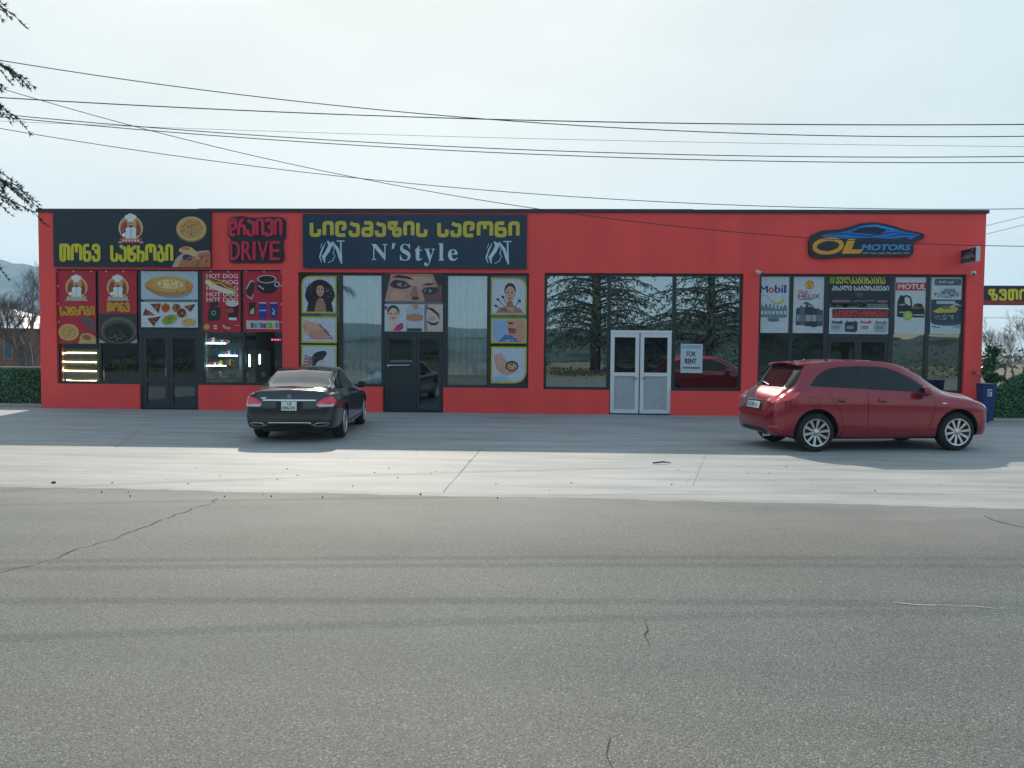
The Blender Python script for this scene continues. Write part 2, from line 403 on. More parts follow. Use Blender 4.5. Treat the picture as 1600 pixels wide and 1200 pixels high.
m_soil, t, b, v = ground_mat('dry_grass_soil')
c = ramp(t, noise(t, v, 0.25, 8, 0.65), [(0.3, (0.075, 0.075, 0.035)), (0.5, (0.13, 0.11, 0.06)), (0.7, (0.20, 0.17, 0.11))])
t.links.new(c, b.inputs['Base Color']); b.inputs['Roughness'].default_value = 0.95
bumpn(t, b, noise(t, v, 6, 5), 0.8, 0.08)

# apron / road boundary measured from the kerbless joint
edge = [G(px, py) for px, py in ((-250, 755), (0, 760), (180, 764), (350, 767), (520, 769), (700, 771.5), (850, 775), (1000, 780), (1150, 784), (1300, 787.5), (1450, 790.5), (1600, 793), (1850, 799))]
ex = [(p.x, p.y) for p in edge]
sl0 = (ex[1][1]-ex[4][1])/(ex[1][0]-ex[4][0]); sl1 = (ex[-1][1]-ex[-4][1])/(ex[-1][0]-ex[-4][0])
ex = [(-120, ex[0][1]+sl0*(-120-ex[0][0])*0.3), (-30, ex[0][1]+sl0*(-30-ex[0][0])*0.6)] + ex + [(60, ex[-1][1]+sl1*(60-ex[-1][0])*0.6), (150, ex[-1][1]+sl1*(60-ex[-1][0])*0.6)]
def edge_y(x):
    for (a, ya), (b_, yb) in zip(ex, ex[1:]):
        if a <= x <= b_: return ya+(yb-ya)*(x-a)/(b_-a)
    return ex[0][1] if x < ex[0][0] else ex[-1][1]
rnd = random.Random(3)
g = MB(); n = 96
for i in range(n):
    a, b_ = 2*math.pi*i/n, 2*math.pi*(i+1)/n
    g.quad((0, 0, -0.03), (1800*math.cos(a), 1800*math.sin(a), -0.03), (1800*math.cos(b_), 1800*math.sin(b_), -0.03), (0, 0, -0.03)) if False else g.tri((0, 0, -0.03), (1800*math.cos(a), 1800*math.sin(a), -0.03), (1800*math.cos(b_), 1800*math.sin(b_), -0.03))
tag(g.build('ground', m_soil), kind='structure')
g = MB(); g.quad((-400, -29, -0.010), (420, -29, -0.010), (420, 0, -0.010), (-400, 0, -0.010))
tag(g.build('road', m_asp), kind='structure')
g = MB()                                                             # apron slab with a slightly ragged, feathered front edge
xs = []; x = -60.0
while x < 75: xs.append(x); x += 0.18 if -4 < x < 30 else 2.0
fr = [(x, edge_y(x)+rnd.uniform(-.035, .035)+0.05*math.sin(x*.83+.4)+0.03*math.sin(x*2.17+1)+.03*math.sin(x*.37)) for x in xs]
for (xa, ya), (xb, yb) in zip(fr, fr[1:]):
    g.quad((xa, ya, -0.0115), (xb, yb, -0.0115), (xb, yb+0.12, 0.0), (xa, ya+0.12, 0.0))
    g.quad((xa, ya+0.12, 0), (xb, yb+0.12, 0), (xb, 14, 0), (xa, 14, 0))
bmv = g.build('concrete_apron', m_con, fixn=False); tag(bmv, kind='structure')

def ribbon(name, pts, w, m, z, jit=0.0, kind='structure', seed=1):
    rr = random.Random(seed); q = MB(); P3 = []
    for a, b_ in zip(pts, pts[1:]):
        k = max(2, int((b_-a).length/0.09))
        for i in range(k): P3.append(a.lerp(b_, i/k)+Vector((rr.uniform(-1, 1)*jit, rr.uniform(-1, 1)*jit, 0)))
    P3.append(pts[-1]); L = []
    for i, p in enumerate(P3):
        d = (P3[min(i+1, len(P3)-1)]-P3[max(i-1, 0)]).normalized(); nn = Vector((-d.y, d.x, 0))
        ww = w*rr.uniform(0.35, 1.0)*(0.3 if i in (0, len(P3)-1) else 1); L.append((p+nn*ww/2, p-nn*ww/2))
    for (a, b_), (c_, d) in zip(L, L[1:]):
        q.quad((a.x, a.y, z), (b_.x, b_.y, z), (d.x, d.y, z), (c_.x, c_.y, z))
    return tag(q.build(name, m), kind=kind)
m_crack = mat('crack_dirt', (0.045, 0.044, 0.042), 0.95, var=(30, .4))
m_seam = mat('joint_dirt', (0.15, 0.147, 0.14), 0.95, var=(12, .5))
ribbon('road_crack', [G(*p, -0.006) for p in ((345, 777), (330, 785), (300, 795), (250, 812), (240, 818), (195, 832), (180, 842), (140, 852), (100, 866), (70, 876), (40, 886), (0, 892), (-60, 905))], 0.013, m_crack, -0.006, 0.038, seed=4)
ribbon('road_crack', [G(*p, -0.006) for p in ((1006, 968), (1011, 985), (1008, 998), (1015, 1012))], 0.012, m_crack, -0.006, 0.012, seed=5)
ribbon('road_crack', [G(*p, -0.006) for p in ((955, 1150), (951, 1180), (956, 1215))], 0.007, m_crack, -0.006, 0.01, seed=9)
ribbon('road_crack', [G(*p, -0.006) for p in ((1535, 805), (1562, 815), (1590, 822), (1630, 828))], 0.02, m_crack, -0.006, 0.02, seed=6)
ribbon('apron_joint', [G(753, 701), G(745, 709), G(692, 770)], 0.012, m_seam, 0.004, 0.004, seed=7)
ribbon('apron_joint', [G(1130, 662), G(1105, 705), G(1082, 760)], 0.005, m_seam, 0.004, 0.004, seed=8)
ribbon('apron_joint', [G(250, 648), G(180, 700)], 0.010, m_seam, 0.004, 0.004, seed=8)
# worn paint scuff and grit line on the right of the road
m_scuff = mat('worn_paint', C(178, 178, 170), 0.9, var=(40, .25))
ribbon('road_scuff', [G(*p, -0.006) for p in ((1395, 941), (1430, 945), (1500, 946.5), (1575, 950))], 0.018, m_scuff, -0.006, 0.02, seed=11)
# grit crumbs lying on the apron: nobody would count them
g = MB(); rr = random.Random(12)
for i in range(68):
    p = G(rr.uniform(120, 1500), 700+rr.random()**0.8*80) if i < 68 else G(rr.uniform(0, 1600), rr.uniform(775, 800), -0.01)
    s_ = rr.uniform(0.005, 0.014)*(0.7 if i > 60 else 1)
    g.lathe([(0.001, s_*.8), (s_*.7, s_*.6), (s_, 0.1*s_), (s_*.8, -.01)], Matrix.Translation((p.x, p.y, 0.0 if i < 68 else -0.01)) @ Matrix.Diagonal((1, rr.uniform(.6, 1.3), 1, 1)), 6)
tag(g.build('grit', mat('grit', (0.07, 0.065, 0.06), 0.95, var=(20, .4))), 'small dark crumbs of grit scattered over the pale concrete', 'grit', kind='stuff')
# one dry twig on the apron
p = G(1020, 725.5); q = G(1048, 724); g = MB(); g.tube([(p.x, p.y, .02), ((p.x+q.x)/2, p.y+.03, .035), (q.x, q.y, .015)], [.012, .014, .006], 6)
tag(g.build('dry_twig', mat('bark_dead', (0.05, 0.04, 0.03), .9), solo=True), 'short dry twig lying on the sunlit concrete in front of the shops', 'twig')
p = G(84, 755); g = MB(); g.lathe([(0.001, .025), (.017, .022), (.024, .01), (.022, 0)], Matrix.Translation((p.x, p.y, 0)) @ Matrix.Diagonal((1.3, .9, 1, 1)), 10)
tag(g.build('pebble', mat('grit', (0.07,)*3), solo=True, smooth=True), 'dark pebble near the left end of the concrete edge', 'stone')

# ================================================================== BUILDING
m_red = mat('red_facade_paint', (0.95, 0.076, 0.070), 0.55, spec=0.4, var=(0.9, 0.09), stretch=(1.6, 1, 0.35), bump=(90, 0.18, 0.004))
m_cop = mat('dark_coping', (0.03, 0.034, 0.045), 0.45, metal=0.3)
m_frame = mat('anthracite_aluminium', (0.022, 0.028, 0.036), 0.42, spec=0.5)
m_whitefr = mat('filmed_aluminium', (0.72, 0.74, 0.78), 0.45, var=(26, 0.10))
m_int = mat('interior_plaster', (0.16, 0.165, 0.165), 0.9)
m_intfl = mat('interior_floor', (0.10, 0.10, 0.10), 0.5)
m_grey = mat('roof_membrane', (0.2, 0.2, 0.2), 0.9)
GL_DARK = glass_mat('glass_dark', (0.55, 0.60, 0.62), 0.05)
GL_SHOP = glass_mat('glass_shop', (0.84, 0.88, 0.88), 0.06)
GL_MIRROR = glass_mat('glass_mirror', (0.55, 0.60, 0.62), 0.38)
GL_SALON = glass_mat('glass_salon', (0.97, 0.99, 0.99), 0.15)

BX0, BX1 = F(62, 480).x, F(1536, 490).x
BH = (F(300, 328).z+F(1300, 331).z)/2
DEPTH = 11.0
opA = P(88, 421, 441, 601); opAd = P(217, 421, 309, 640); opAd = (opAd[0], opAd[1], 0.0, 1.6)
opB = P(466, 426, 826, 605); opBd = P(598, 426, 693, 642); opBd = (opBd[0], opBd[1], 0.0, 1.6)
opC = P(850, 427, 1160, 610); opCd = P(953, 427, 1050, 648); opCd = (opCd[0], opCd[1], 0.0, 1.6)
opD = P(1185, 428, 1508, 613); opDd = P(1291, 428, 1395, 655); opDd = (opDd[0], opDd[1], 0.0, 1.6)
OPS = [opA, opAd, opB, opBd, opC, opCd, opD, opDd]
bld = thing('shop_building', 'long single storey red shop building with four glazed shopfronts and dark roof edge', 'shop building', ((BX0+BX1)/2, DEPTH/2, 0))
g = MB()
xs = sorted(set([BX0, BX1]+[q for o in OPS for q in o[:2]])); zs = sorted(set([-0.05, 0.0, BH]+[q for o in OPS for q in o[2:]]))
solid = {}
for i in range(len(xs)-1):
    for j in range(len(zs)-1):
        cx, cz = (xs[i]+xs[i+1])/2, (zs[j]+zs[j+1])/2
        solid[i, j] = not any(o[0] < cx < o[1] and o[2] < cz < o[3] for o in OPS)
vid = {}
def gv(x, y, z):
    k = (round(x, 5), round(y, 5), round(z, 5))
    if k not in vid: vid[k] = g.vert((x, y, z))
    return vid[k]
TW = 0.30
for (i, j), s_ in solid.items():
    x0, x1, z0, z1 = xs[i], xs[i+1], zs[j], zs[j+1]
    if s_:
        g.face((gv(x0, 0, z0), gv(x1, 0, z0), gv(x1, 0, z1), gv(x0, 0, z1)))
        g.face((gv(x0, TW, z0), gv(x0, TW, z1), gv(x1, TW, z1), gv(x1, TW, z0)))
    for (di, dj, e) in ((1, 0, 'r'), (0, 1, 't')):
        k = (i+di, j+dj)
        if k in solid and solid[k] != s_:
            if e == 'r': g.face((gv(x1, 0, z0), gv(x1, TW, z0), gv(x1, TW, z1), gv(x1, 0, z1)))
            else: g.face((gv(x0, 0, z1), gv(x1, 0, z1), gv(x1, TW, z1), gv(x0, TW, z1)))
# sides and back
for x in (BX0, BX1): g.face((gv(x, 0, -.05), gv(x, DEPTH, -.05), gv(x, DEPTH, BH), gv(x, 0, BH)))
g.face((gv(BX0, DEPTH, -.05), gv(BX1, DEPTH, -.05), gv(BX1, DEPTH, BH), gv(BX0, DEPTH, BH)))
g.build('wall', m_red, bld, fixn=False)
g = MB()                                                             # folded metal capping, in three lengths with small steps
for a, b_, dz in ((BX0-0.03, BX0+4.6, 0.0), (BX0+4.6, BX0+18.2, 0.012), (BX0+18.2, BX1+0.05, 0.002)):
    g.box(a, b_, -0.05, 0.34, BH-0.055+dz, BH+0.035+dz)
for x in (BX0, BX1): g.box(x-.05 if x == BX0 else x-.25, x+.25 if x == BX0 else x+.05, 0.34, DEPTH+.05, BH-.055, BH+.03)
g.box(BX0+.25, BX1-.25, DEPTH-.25, DEPTH+.05, BH-.055, BH+.03)
g.build('roof_coping', m_cop, bld)
g = MB(); g.box(BX0+.02, BX1-.02, .32, DEPTH-.02, BH-.45, BH-.30); g.build('roof', m_grey, bld)
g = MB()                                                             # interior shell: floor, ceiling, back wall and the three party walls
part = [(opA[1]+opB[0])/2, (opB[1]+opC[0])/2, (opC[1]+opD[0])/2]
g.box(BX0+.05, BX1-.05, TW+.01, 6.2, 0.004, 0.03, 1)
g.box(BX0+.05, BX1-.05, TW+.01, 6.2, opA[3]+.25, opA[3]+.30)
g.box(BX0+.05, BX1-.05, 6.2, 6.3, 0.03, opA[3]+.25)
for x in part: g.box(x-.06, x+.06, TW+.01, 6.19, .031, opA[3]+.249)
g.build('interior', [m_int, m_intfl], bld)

FY0, FY1 = 0.085, 0.155
def frame_rect(g, x0, x1, z0, z1, w, y0=FY0, y1=FY1):
    g.box(x0, x0+w, y0, y1, z0, z1); g.box(x1-w, x1, y0, y1, z0, z1)
    g.box(x0+w, x1-w, y0, y1, z0, z0+w); g.box(x0+w, x1-w, y0, y1, z1-w, z1)
def pane(x0, x1, z0, z1, m, parent, name='pane', y=0.118):
    q = MB(); q.box(x0, x1, y, y+0.012, z0, z1); return q.build(name, m, parent)
def shopfront(op, door, mull, mats, trans_z=None):
    """aluminium frame with mullions at the given X; returns frame object; panes are its children"""
    g = MB(); x0, x1, z0, z1 = op; w = 0.075
    dx0, dx1 = door
    # outer
    g.box(x0, x0+w, FY0, FY1, z0, z1); g.box(x1-w, x1, FY0, FY1, z0, z1); g.box(x0+w, x1-w, FY0, FY1, z1-w, z1)
    g.box(x0+w, dx0, FY0, FY1, z0, z0+w); g.box(dx1, x1-w, FY0, FY1, z0, z0+w)
    cols = sorted(mull)
    for a, b_ in cols: g.box(a, b_, FY0-.004, FY1+.004, 0.0 if (abs(a-dx0) < .15 or abs(b_-dx1) < .15) else z0+w, z1-w)
    fr = g.build('window_frame', m_frame, bld)
    return fr
def X(px, py=500): return F(px, py).x
def Z(px, py): return F(px, py).z

# --- bakery front
fa = shopfront(opA, (X(217), X(309)), [(X(150.5), X(155)), (X(214), X(219.5)), (X(308), X(316.5)), (X(376.5), X(381))], None)
zt = Z(265, 519)
for a, b_, m in ((X(94), X(150.5), GL_SHOP), (X(155), X(214), GL_DARK), (X(316.5), X(376.5), GL_SHOP), (X(381), X(438), GL_SHOP)):
    pane(a, b_, opA[2]+.075, opA[3]-.075, m, fa)
pane(X(219.5), X(308), zt+.06, opA[3]-.075, GL_DARK, fa)
g = MB(); g.box(X(219.5), X(308), FY0, FY1, zt-.06, zt+.06); g.build('transom', m_frame, fa)
def leaf(x0, x1, z0, z1, mfr, mglass, w=0.09, mid=None, low=None, handle=None, hm=None, y=0.0):
    g = MB(); frame_rect(g, x0, x1, z0, z1, w, FY0+.004+y, FY1-.004+y)
    if mid: g.box(x0+w, x1-w, FY0+.004+y, FY1-.004+y, mid-.05, mid+.05)
    d = g.build('door', mfr, bld)
    if mid:
        pane(x0+w, x1-w, mid+.05, z1-w, mglass, d, 'door_pane', .118+y)
        if low == 'panel':
            q = MB(); q.box(x0+w, x1-w, .112+y, .135+y, z0+w, mid-.05); q.build('door_panel', mfr, d)
        else: pane(x0+w, x1-w, z0+w, mid-.05, low or mglass, d, 'door_pane', .118+y)
    else: pane(x0+w, x1-w, z0+w, z1-w, mglass, d, 'door_pane', .118+y)
    if handle:
        hx, hz, hl = handle; q = MB()
        q.tube([(hx, FY0+y, hz-hl/2), (hx, FY0+y-.05, hz-hl/2), (hx, FY0+y-.05, hz+hl/2), (hx, FY0+y, hz+hl/2)], .012, 8)
        q.build('handle', hm or m_chrome, d)
    return d
m_chrome = mat('chrome', (0.75, 0.77, 0.8), 0.15, metal=1.0)
xm = X(261)
leaf(X(219.5)+.005, xm-.004, 0.02, zt-.065, m_frame, GL_DARK, .11, 0.82, handle=(xm-.06, 1.05, .25))
leaf(xm+.004, X(308)-.005, 0.02, zt-.065, m_frame, GL_DARK, .11, 0.82)
# --- salon front
fb = shopfront(opB, (X(598), X(693)), [(X(528), X(534)), (X(595), X(601)), (X(691), X(699)), (X(760.5), X(766))], None)
for a, b_, m in ((X(470), X(528), GL_DARK), (X(534), X(595), GL_SALON), (X(699), X(760.5), GL_SALON), (X(766), X(822), GL_DARK)):
    pane(a, b_, opB[2]+.075, opB[3]-.075, m, fb)
zt = Z(645, 521); pane(X(601), X(691), zt+.05, opB[3]-.075, GL_DARK, fb)
g = MB(); g.box(X(601), X(691), FY0, FY1, zt-.05, zt+.05); g.build('transom', m_frame, fb)
xm = X(650)
leaf(X(601)+.005, xm-.004, 0.02, zt-.055, m_frame, GL_SHOP, .11, Z(625, 570), 'panel', handle=None)
q = leaf(xm+.004, X(691)-.005, 0.02, zt-.055, m_frame, GL_SHOP, .085)
g = MB(); zh = Z(606, 571); g.tube([(X(606), FY0, zh), (X(606), FY0-.055, zh), (X(640), FY0-.055, zh+.01)], .013, 8); g.lathe([(.001, .02), (.035, .02), (.035, 0)], Matrix.Translation((X(606), FY0, zh)) @ Matrix.Rotation(R(90), 4, 'X'), 14)
g.build('handle', m_chrome, [o for o in bld.children if o.name.startswith('door')][2])
# --- empty unit
fc = shopfront(opC, (X(953), X(1050)), [(X(949), X(955)), (X(1051), X(1057))], None)
pane(opC[0]+.075, X(949), opC[2]+.075, opC[3]-.075, GL_MIRROR, fc); pane(X(1057), opC[1]-.075, opC[2]+.075, opC[3]-.075, GL_MIRROR, fc)
zt = Z(1003, 519); pane(X(955), X(1051), zt+.05, opC[3]-.075, GL_MIRROR, fc)
g = MB(); g.box(X(955), X(1051), FY0-.01, FY1, zt-.03, zt+.05); g.build('transom', m_whitefr, fc)
m_frost = mat('frosted_film', (0.40, 0.43, 0.46), 0.4, var=(6, .08))
xm = X(1001)
for a, b_ in ((X(955)+.005, xm-.012), (xm+.012, X(1051)-.005)):
    leaf(a, b_, 0.03, zt-.035, m_whitefr, GL_DARK, .105, Z(980, 585), m_frost, handle=None, y=-.012)
g = MB(); g.box(xm-.011, xm+.011, FY0-.02, FY0+.05, .03, zt-.035); g.build('door_astragal', m_frame, fc)
for k, x in enumerate((xm-.07, xm+.07)):
    g = MB(); g.tube([(x, FY0-.01, 1.0), (x, FY0-.06, 1.0), (x+(.1 if x > xm else -.1)*1.0, FY0-.06, 1.0)], .011, 8)
    g.build('handle', mat('black_plastic', (0.012, 0.012, 0.013), 0.45), [o for o in bld.children if o.name.split('.')[0] == 'door'][4+k])
# --- motor shop front
fd = shopfront(opD, (X(1291), X(1395)), [(X(1234), X(1240)), (X(1288.5), X(1296)), (X(1391), X(1398.5)), (X(1448), X(1454.5))], None)
for a, b_ in ((X(1189), X(1234)), (X(1240), X(1288.5)), (X(1398.5), X(1448)), (X(1454.5), X(1505))):
    pane(a, b_, opD[2]+.075, opD[3]-.075, GL_SHOP if b_ < X(1300) else GL_MIRROR, fd)
zt = Z(1343, 526); pane(X(1296), X(1391), zt+.05, opD[3]-.075, GL_DARK, fd)
g = MB(); g.box(X(1296), X(1391), FY0, FY1, zt-.05, zt+.05); g.build('transom', m_frame, fd)
xm = X(1344); leaf(X(1296)+.005, xm-.004, 0.02, zt-.055, m_frame, GL_SHOP, .09)
# second leaf stands open into the shop
q = leaf(xm+.004, X(1391)-.005, 0.02, zt-.055, m_frame, GL_DARK, .09)

# ================================================================== SIGNS AND POSTERS
# rounded capital Georgian sign lettering as centre-line strokes (x right, y up, height 1)
GLY = {
 'ს': (.62, [[(0, 1), (0, 0), (.62, 0), (.62, .48)]]),
 'ი': (.60, [[(0, 0), (0, 1), (.60, 1), (.60, 0)]]),
 'ლ': (.66, [[(.66, 0), (0, 0), (0, 1), (.62, 1), (.62, .52), (.36, .52)]]),
 'ა': (.60, [[(0, 1.0), (.24, .84), (.60, .84), (.60, 0), (0, 0), (0, .38)]]),
 'მ': (.66, [[(.08, 1), (.66, 1), (.66, 0), (0, 0), (0, .52), (.30, .52)], [(.28, .52), (.64, .52)]]),
 'ზ': (.84, [[(.20, 1), (.46, 1), (.46, .56), (0, .56), (0, 1), (.22, 1)][1:-1], [(0, .9), (0, 1), (.68, 1)], [(.58, .50), (.36, .50), (.36, 0), (.84, 0), (.84, .40)], [(.46, .60), (.46, .50), (.84, .50), (.84, .3)]]),
 'ო': (1.0, [[(0, 0), (0, 1), (1.0, 1), (1.0, 0)], [(.5, .98), (.5, .52)]]),
 'ნ': (.66, [[(.60, 1), (0, 1), (0, 0), (.66, 0), (.66, .54), (.34, .54)], [(.36, .54), (.02, .54)]]),
 'თ': (.92, [[(.44, .80), (.44, 0), (0, 0), (0, 1), (.30, 1)], [(.28, 1), (.92, 1), (.92, 0)], [(.44, .98), (.44, .7)]]),
 'ე': (.64, [[(0, .70), (0, 1), (.64, 1), (.64, 0), (0, 0), (0, .30)], [(.30, .74), (.30, .50), (.62, .50)]]),
 'ც': (.74, [[(0, 1), (0, 0), (.74, 0), (.74, .44), (.40, .44)], [(.42, .44), (.02, .44)], [(.34, .46), (.34, .78), (.74, .84), (.74, 1)]]),
 'ხ': (.60, [[(0, 1), (0, 0), (.12, 0)], [(.02, .56), (.60, .56), (.60, 0), (.30, 0)]]),
 'ბ': (.60, [[(.36, .52), (.60, .50), (.60, 0), (0, 0), (0, .52), (.22, .52)], [(.0, 1), (.40, .90), (.40, .60), (.22, .52)]]),
 'დ': (.60, [[(.28, 1), (0, 1), (0, .42), (.36, .42)], [(.34, .42), (.60, .42), (.60, 1), (.30, 1), (.30, .72)], [(.10, .40), (.06, 0), (.60, 0)]]),
 'რ': (.62, [[(0, 0), (0, .62), (.62, .62), (.62, 0)], [(.02, .62), (.30, 1.0), (.56, 1.0)]]),
 'ვ': (.60, [[(0, .84), (.10, 1), (.60, 1), (.60, 0), (0, 0), (0, .22)], [(.20, .54), (.58, .54)]]),
}
def geo(A, s_, x0, y0, x1, y1, w, c, r=.24, gap=.42, space=.55):
    tot = sum(GLY[q][0]+gap if q != ' ' else space for q in s_)-gap
    h = (y1-y0)-w; k = (x1-x0-w)/tot; x = x0+w/2
    for q in s_:
        if q == ' ': x += space*k; continue
        wd, strokes = GLY[q]
        for st in strokes:
            A.stroke(fillet([(x+a*k, y1-w/2-b_*h) for a, b_ in st], r*h*.55, n=4), w, c)
        x += (wd+gap)*k

def chef(A, x, y, r, ribbon, words=None):
    A.ell(x, y, r, r, C(222, 196, 140)); A.ell(x, y, r*.9, r*.9, C(190, 132, 74))
    A.ell(x-r*.48, y+r*.1, r*.34, r*.6, C(150, 72, 58), 12); A.ell(x+r*.5, y+r*.05, r*.28, r*.62, C(134, 62, 44), -14); A.ell(x+r*.1, y-r*.3, r*.4, r*.5, C(206, 156, 90))
    A.poly([(x-r*.36, y+r*.85), (x-r*.42, y+r*.05), (x-r*.18, y-r*.08), (x+r*.2, y-r*.08), (x+r*.46, y+r*.05), (x+r*.4, y+r*.85)], WHITE)
    A.ell(x-r*.45, y+r*.55, r*.3, r*.15, WHITE, -10); A.stroke([(x+.02*r, y+.0*r), (x+.02*r, y+.8*r)], r*.05, C(150, 150, 155))
    A.ell(x, y-r*.28, r*.24, r*.32, SKIN); A.ell(x, y-r*.14, r*.2, r*.08, C(70, 45, 35)); A.ell(x-.09*r, y-r*.36, r*.04, r*.04, BLACK); A.ell(x+.09*r, y-r*.36, r*.04, r*.04, BLACK)
    A.poly([(x-r*.25, y-r*.5), (x+r*.25, y-r*.5), (x+r*.25, y-r*.75), (x-r*.25, y-r*.75)], WHITE)
    for dx, dy in ((-.24, -.88), (0, -.98), (.24, -.88)): A.ell(x+dx*r, y+dy*r, r*.25, r*.2, WHITE)
    A.poly([(x-r*1.08, y+r*1.25), (x-r*.75, y+r*.95), (x-r*.7, y+r*1.25)], C(180, 178, 160)); A.poly([(x+r*1.08, y+r*1.25), (x+r*.75, y+r*.95), (x+r*.7, y+r*1.25)], C(180, 178, 160))
    A.poly([(x-r*.9, y+r*.8), (x-r*.4, y+r*.92), (x+r*.4, y+r*.92), (x+r*.9, y+r*.8), (x+r*.9, y+r*1.12), (x+r*.4, y+r*1.24), (x-r*.4, y+r*1.24), (x-r*.9, y+r*1.12)], ribbon)
    if words:
        for i in range(6): A.ell(x-r*.6+i*r*.24, y+r*1.04, r*.07, r*.1, WHITE)

def bread(A, x, y, rx, ry, rot=0, c0=TAN, c1=C(196, 150, 88)):
    A.ell(x, y+ry*.06, rx*1.05, ry*1.06, C(150, 108, 62), rot); A.ell(x, y, rx, ry, c0, rot); A.ell(x, y, rx*.8, ry*.8, c1, rot)
    A.specks(x, y, rx*.8, ry*.8, 40, rx*.03, rx*.09, [C(170, 112, 56), C(232, 200, 140), C(140, 86, 44), C(205, 164, 96)])
def eyelets(A, pts, r=1.3):
    for x, y in pts: A.ell(x, y, r, r, C(215, 215, 220)); A.ell(x, y, r*.4, r*.4, C(60, 60, 66))

# ---- bakery sign panel
DARK = C(14, 38, 52)
def panel(name, label, cat, px, col, y=-0.07, th=0.07): return poster(name, label, cat, px, col, y, th-.002, m=GLOSSPRINT)
A = panel('shop_sign', 'wide dark bakery sign with chef emblem, yellow Georgian lettering and round bread', 'sign', (83, 331.5, 329, 417), DARK)
chef(A, 205, 356, 19, C(206, 60, 56), True)
bread(A, 299.5, 357, 23, 19)
A.stroke([(299, 349), (301, 360), (300, 368)], 1.2, C(140, 92, 50)); A.stroke([(288, 350), (296, 355), (306, 350)], 1.2, C(140, 92, 50))
A.poly(fillet([(269, 417), (276, 402), (290, 393), (312, 392), (329, 390), (329, 417)], 6), C(196, 164, 140))
A.poly(fillet([(279, 417), (284, 404), (298, 398), (329, 392), (329, 417)], 5), C(184, 112, 78)); A.ell(293, 402, 8, 5, C(40, 44, 84))
A.specks(309, 407, 18, 8, 60, .8, 2.2, [C(220, 170, 100), C(160, 92, 60), C(206, 140, 84), C(130, 70, 48)])
A.poly(fillet([(279, 390), (288, 384), (300, 386), (311, 396), (309, 402), (296, 398), (282, 394)], 4, True), C(214, 176, 120)); A.ell(291, 388, 7, 2.6, C(190, 120, 80), 8)
geo(A, 'თონე', 93, 381, 157.5, 409.5, 4.9, C(214, 200, 40), .34)
geo(A, 'საცხობი', 173, 381, 271.5, 409.5, 4.9, C(214, 200, 40), .34)
done(A)
# ---- drive-through sign: dark backing cut round raised red letters
class _Sink: pass
sg = thing('drive_sign', 'cut out drive sign with raised red letters on dark backing between two big panels', 'sign', (F(400, 375).x, 0, F(400, 411).z))
g = MB()
def pxz(pts): return [(F(a, b_).x, F(a, b_).z) for a, b_ in pts]
g.prism(pxz(fillet([(357, 346), (360, 340), (378, 338), (398, 341), (424, 339), (443, 340), (447, 345), (447, 372), (443, 377), (443, 383), (444, 392), (445, 406), (440, 411), (362, 411), (359, 408), (359, 379), (363, 375), (357, 369)], 3, True)), -0.05, -0.001)
g.build('backing', mat('sign_navy', C(20, 30, 44), .4), sg)
def letters3d(name, parent, mats, drawfn, y0, depth, rect):
    """raised letters: strokes drawn flat then given depth"""
    def m2w(a, b_): p = F(a, b_); return Vector((p.x, y0, p.z))
    A = Art(m2w, (0, -1, 0), step=0.0009); drawfn(A); mb = A.mb; mb.col = None
    fs = list(mb.f); n0 = len(mb.v); cnt = {}
    for f in fs:
        for a, b_ in zip(f, f[1:]+f[:1]): cnt[frozenset((a, b_))] = cnt.get(frozenset((a, b_)), 0)+1
    mb.v += [Vector((p.x, y0+depth, p.z)) for p in mb.v[:n0]]
    for f in fs:
        for a, b_ in zip(f, f[1:]+f[:1]):
            if cnt[frozenset((a, b_))] == 1: mb.face((a, b_, b_+n0, a+n0))
    return mb.build(name, mats, parent)
m_let = mat('sign_red_letters', C(206, 30, 70), .4)
letters3d('lettering', sg, m_let, lambda A: geo(A, 'დრაივი', 358.5, 342, 443, 370.5, 4.8, None, .34, .34), -0.095, .05, None)
letters3d('lettering', sg, m_let, lambda A: [A.text(ch, a, 378, b_, 407, None, .55) for ch, a, b_ in zip('DRIVE', (362, 380, 397.5, 405, 424), (376.5, 395, 401, 421, 439))], -0.095, .05, None)
# ---- salon sign panel
A = panel('shop_sign', 'wide blue grey beauty salon sign with yellow Georgian letters above white serif name', 'sign', (473, 334.5, 823, 419), C(20, 50, 76))
geo(A, 'სილამაზის', 484, 345.5, 669, 370.5, 5.8, C(206, 190, 62), .30, .42)
geo(A, 'სალონი', 684, 345.5, 812, 370.5, 5.8, C(206, 190, 62), .30, .42)
LB = C(190, 216, 232)
for ch, a, b_, y0, y1 in (('𝐍', 581, 606.5, 381.5, 407), ('′', 613, 619, 380, 389), ('𝐒', 626, 642.5, 381, 407.5), ('𝐭', 649, 661, 384, 407.5), ('𝐲', 664, 680.5, 388.5, 416), ('𝐥', 686, 695, 380, 407), ('𝐞', 701, 716, 389, 407.5)):
    A.text(ch, a, y0, b_, y1, LB)
for dx in (0, 260.5):
    A.stroke([(520+dx, 378), (528+dx, 390), (532+dx, 404), (534.5+dx, 413)], [2, 4.6, 4.2, 1], LB); A.stroke([(533+dx, 378), (533.6+dx, 396), (534.4+dx, 412)], 2.2, LB); A.stroke([(526.5+dx, 377), (539+dx, 377)], 1.6, LB)
    A.stroke([(512+dx, 377), (517+dx, 383), (513+dx, 392), (506+dx, 402), (508+dx, 411)], [2, 6, 6, 5, 1.5], LB); A.stroke([(509+dx, 380), (504+dx, 390), (500+dx, 402), (503+dx, 411)], [.8, 2.4, 2.2, .8], LB)
    A.stroke([(518+dx, 378), (523+dx, 389), (521+dx, 396), (524+dx, 400), (520+dx, 408), (513+dx, 411)], 1.0, LB); A.stroke([(504+dx, 380), (501+dx, 388)], .8, LB)
done(A)
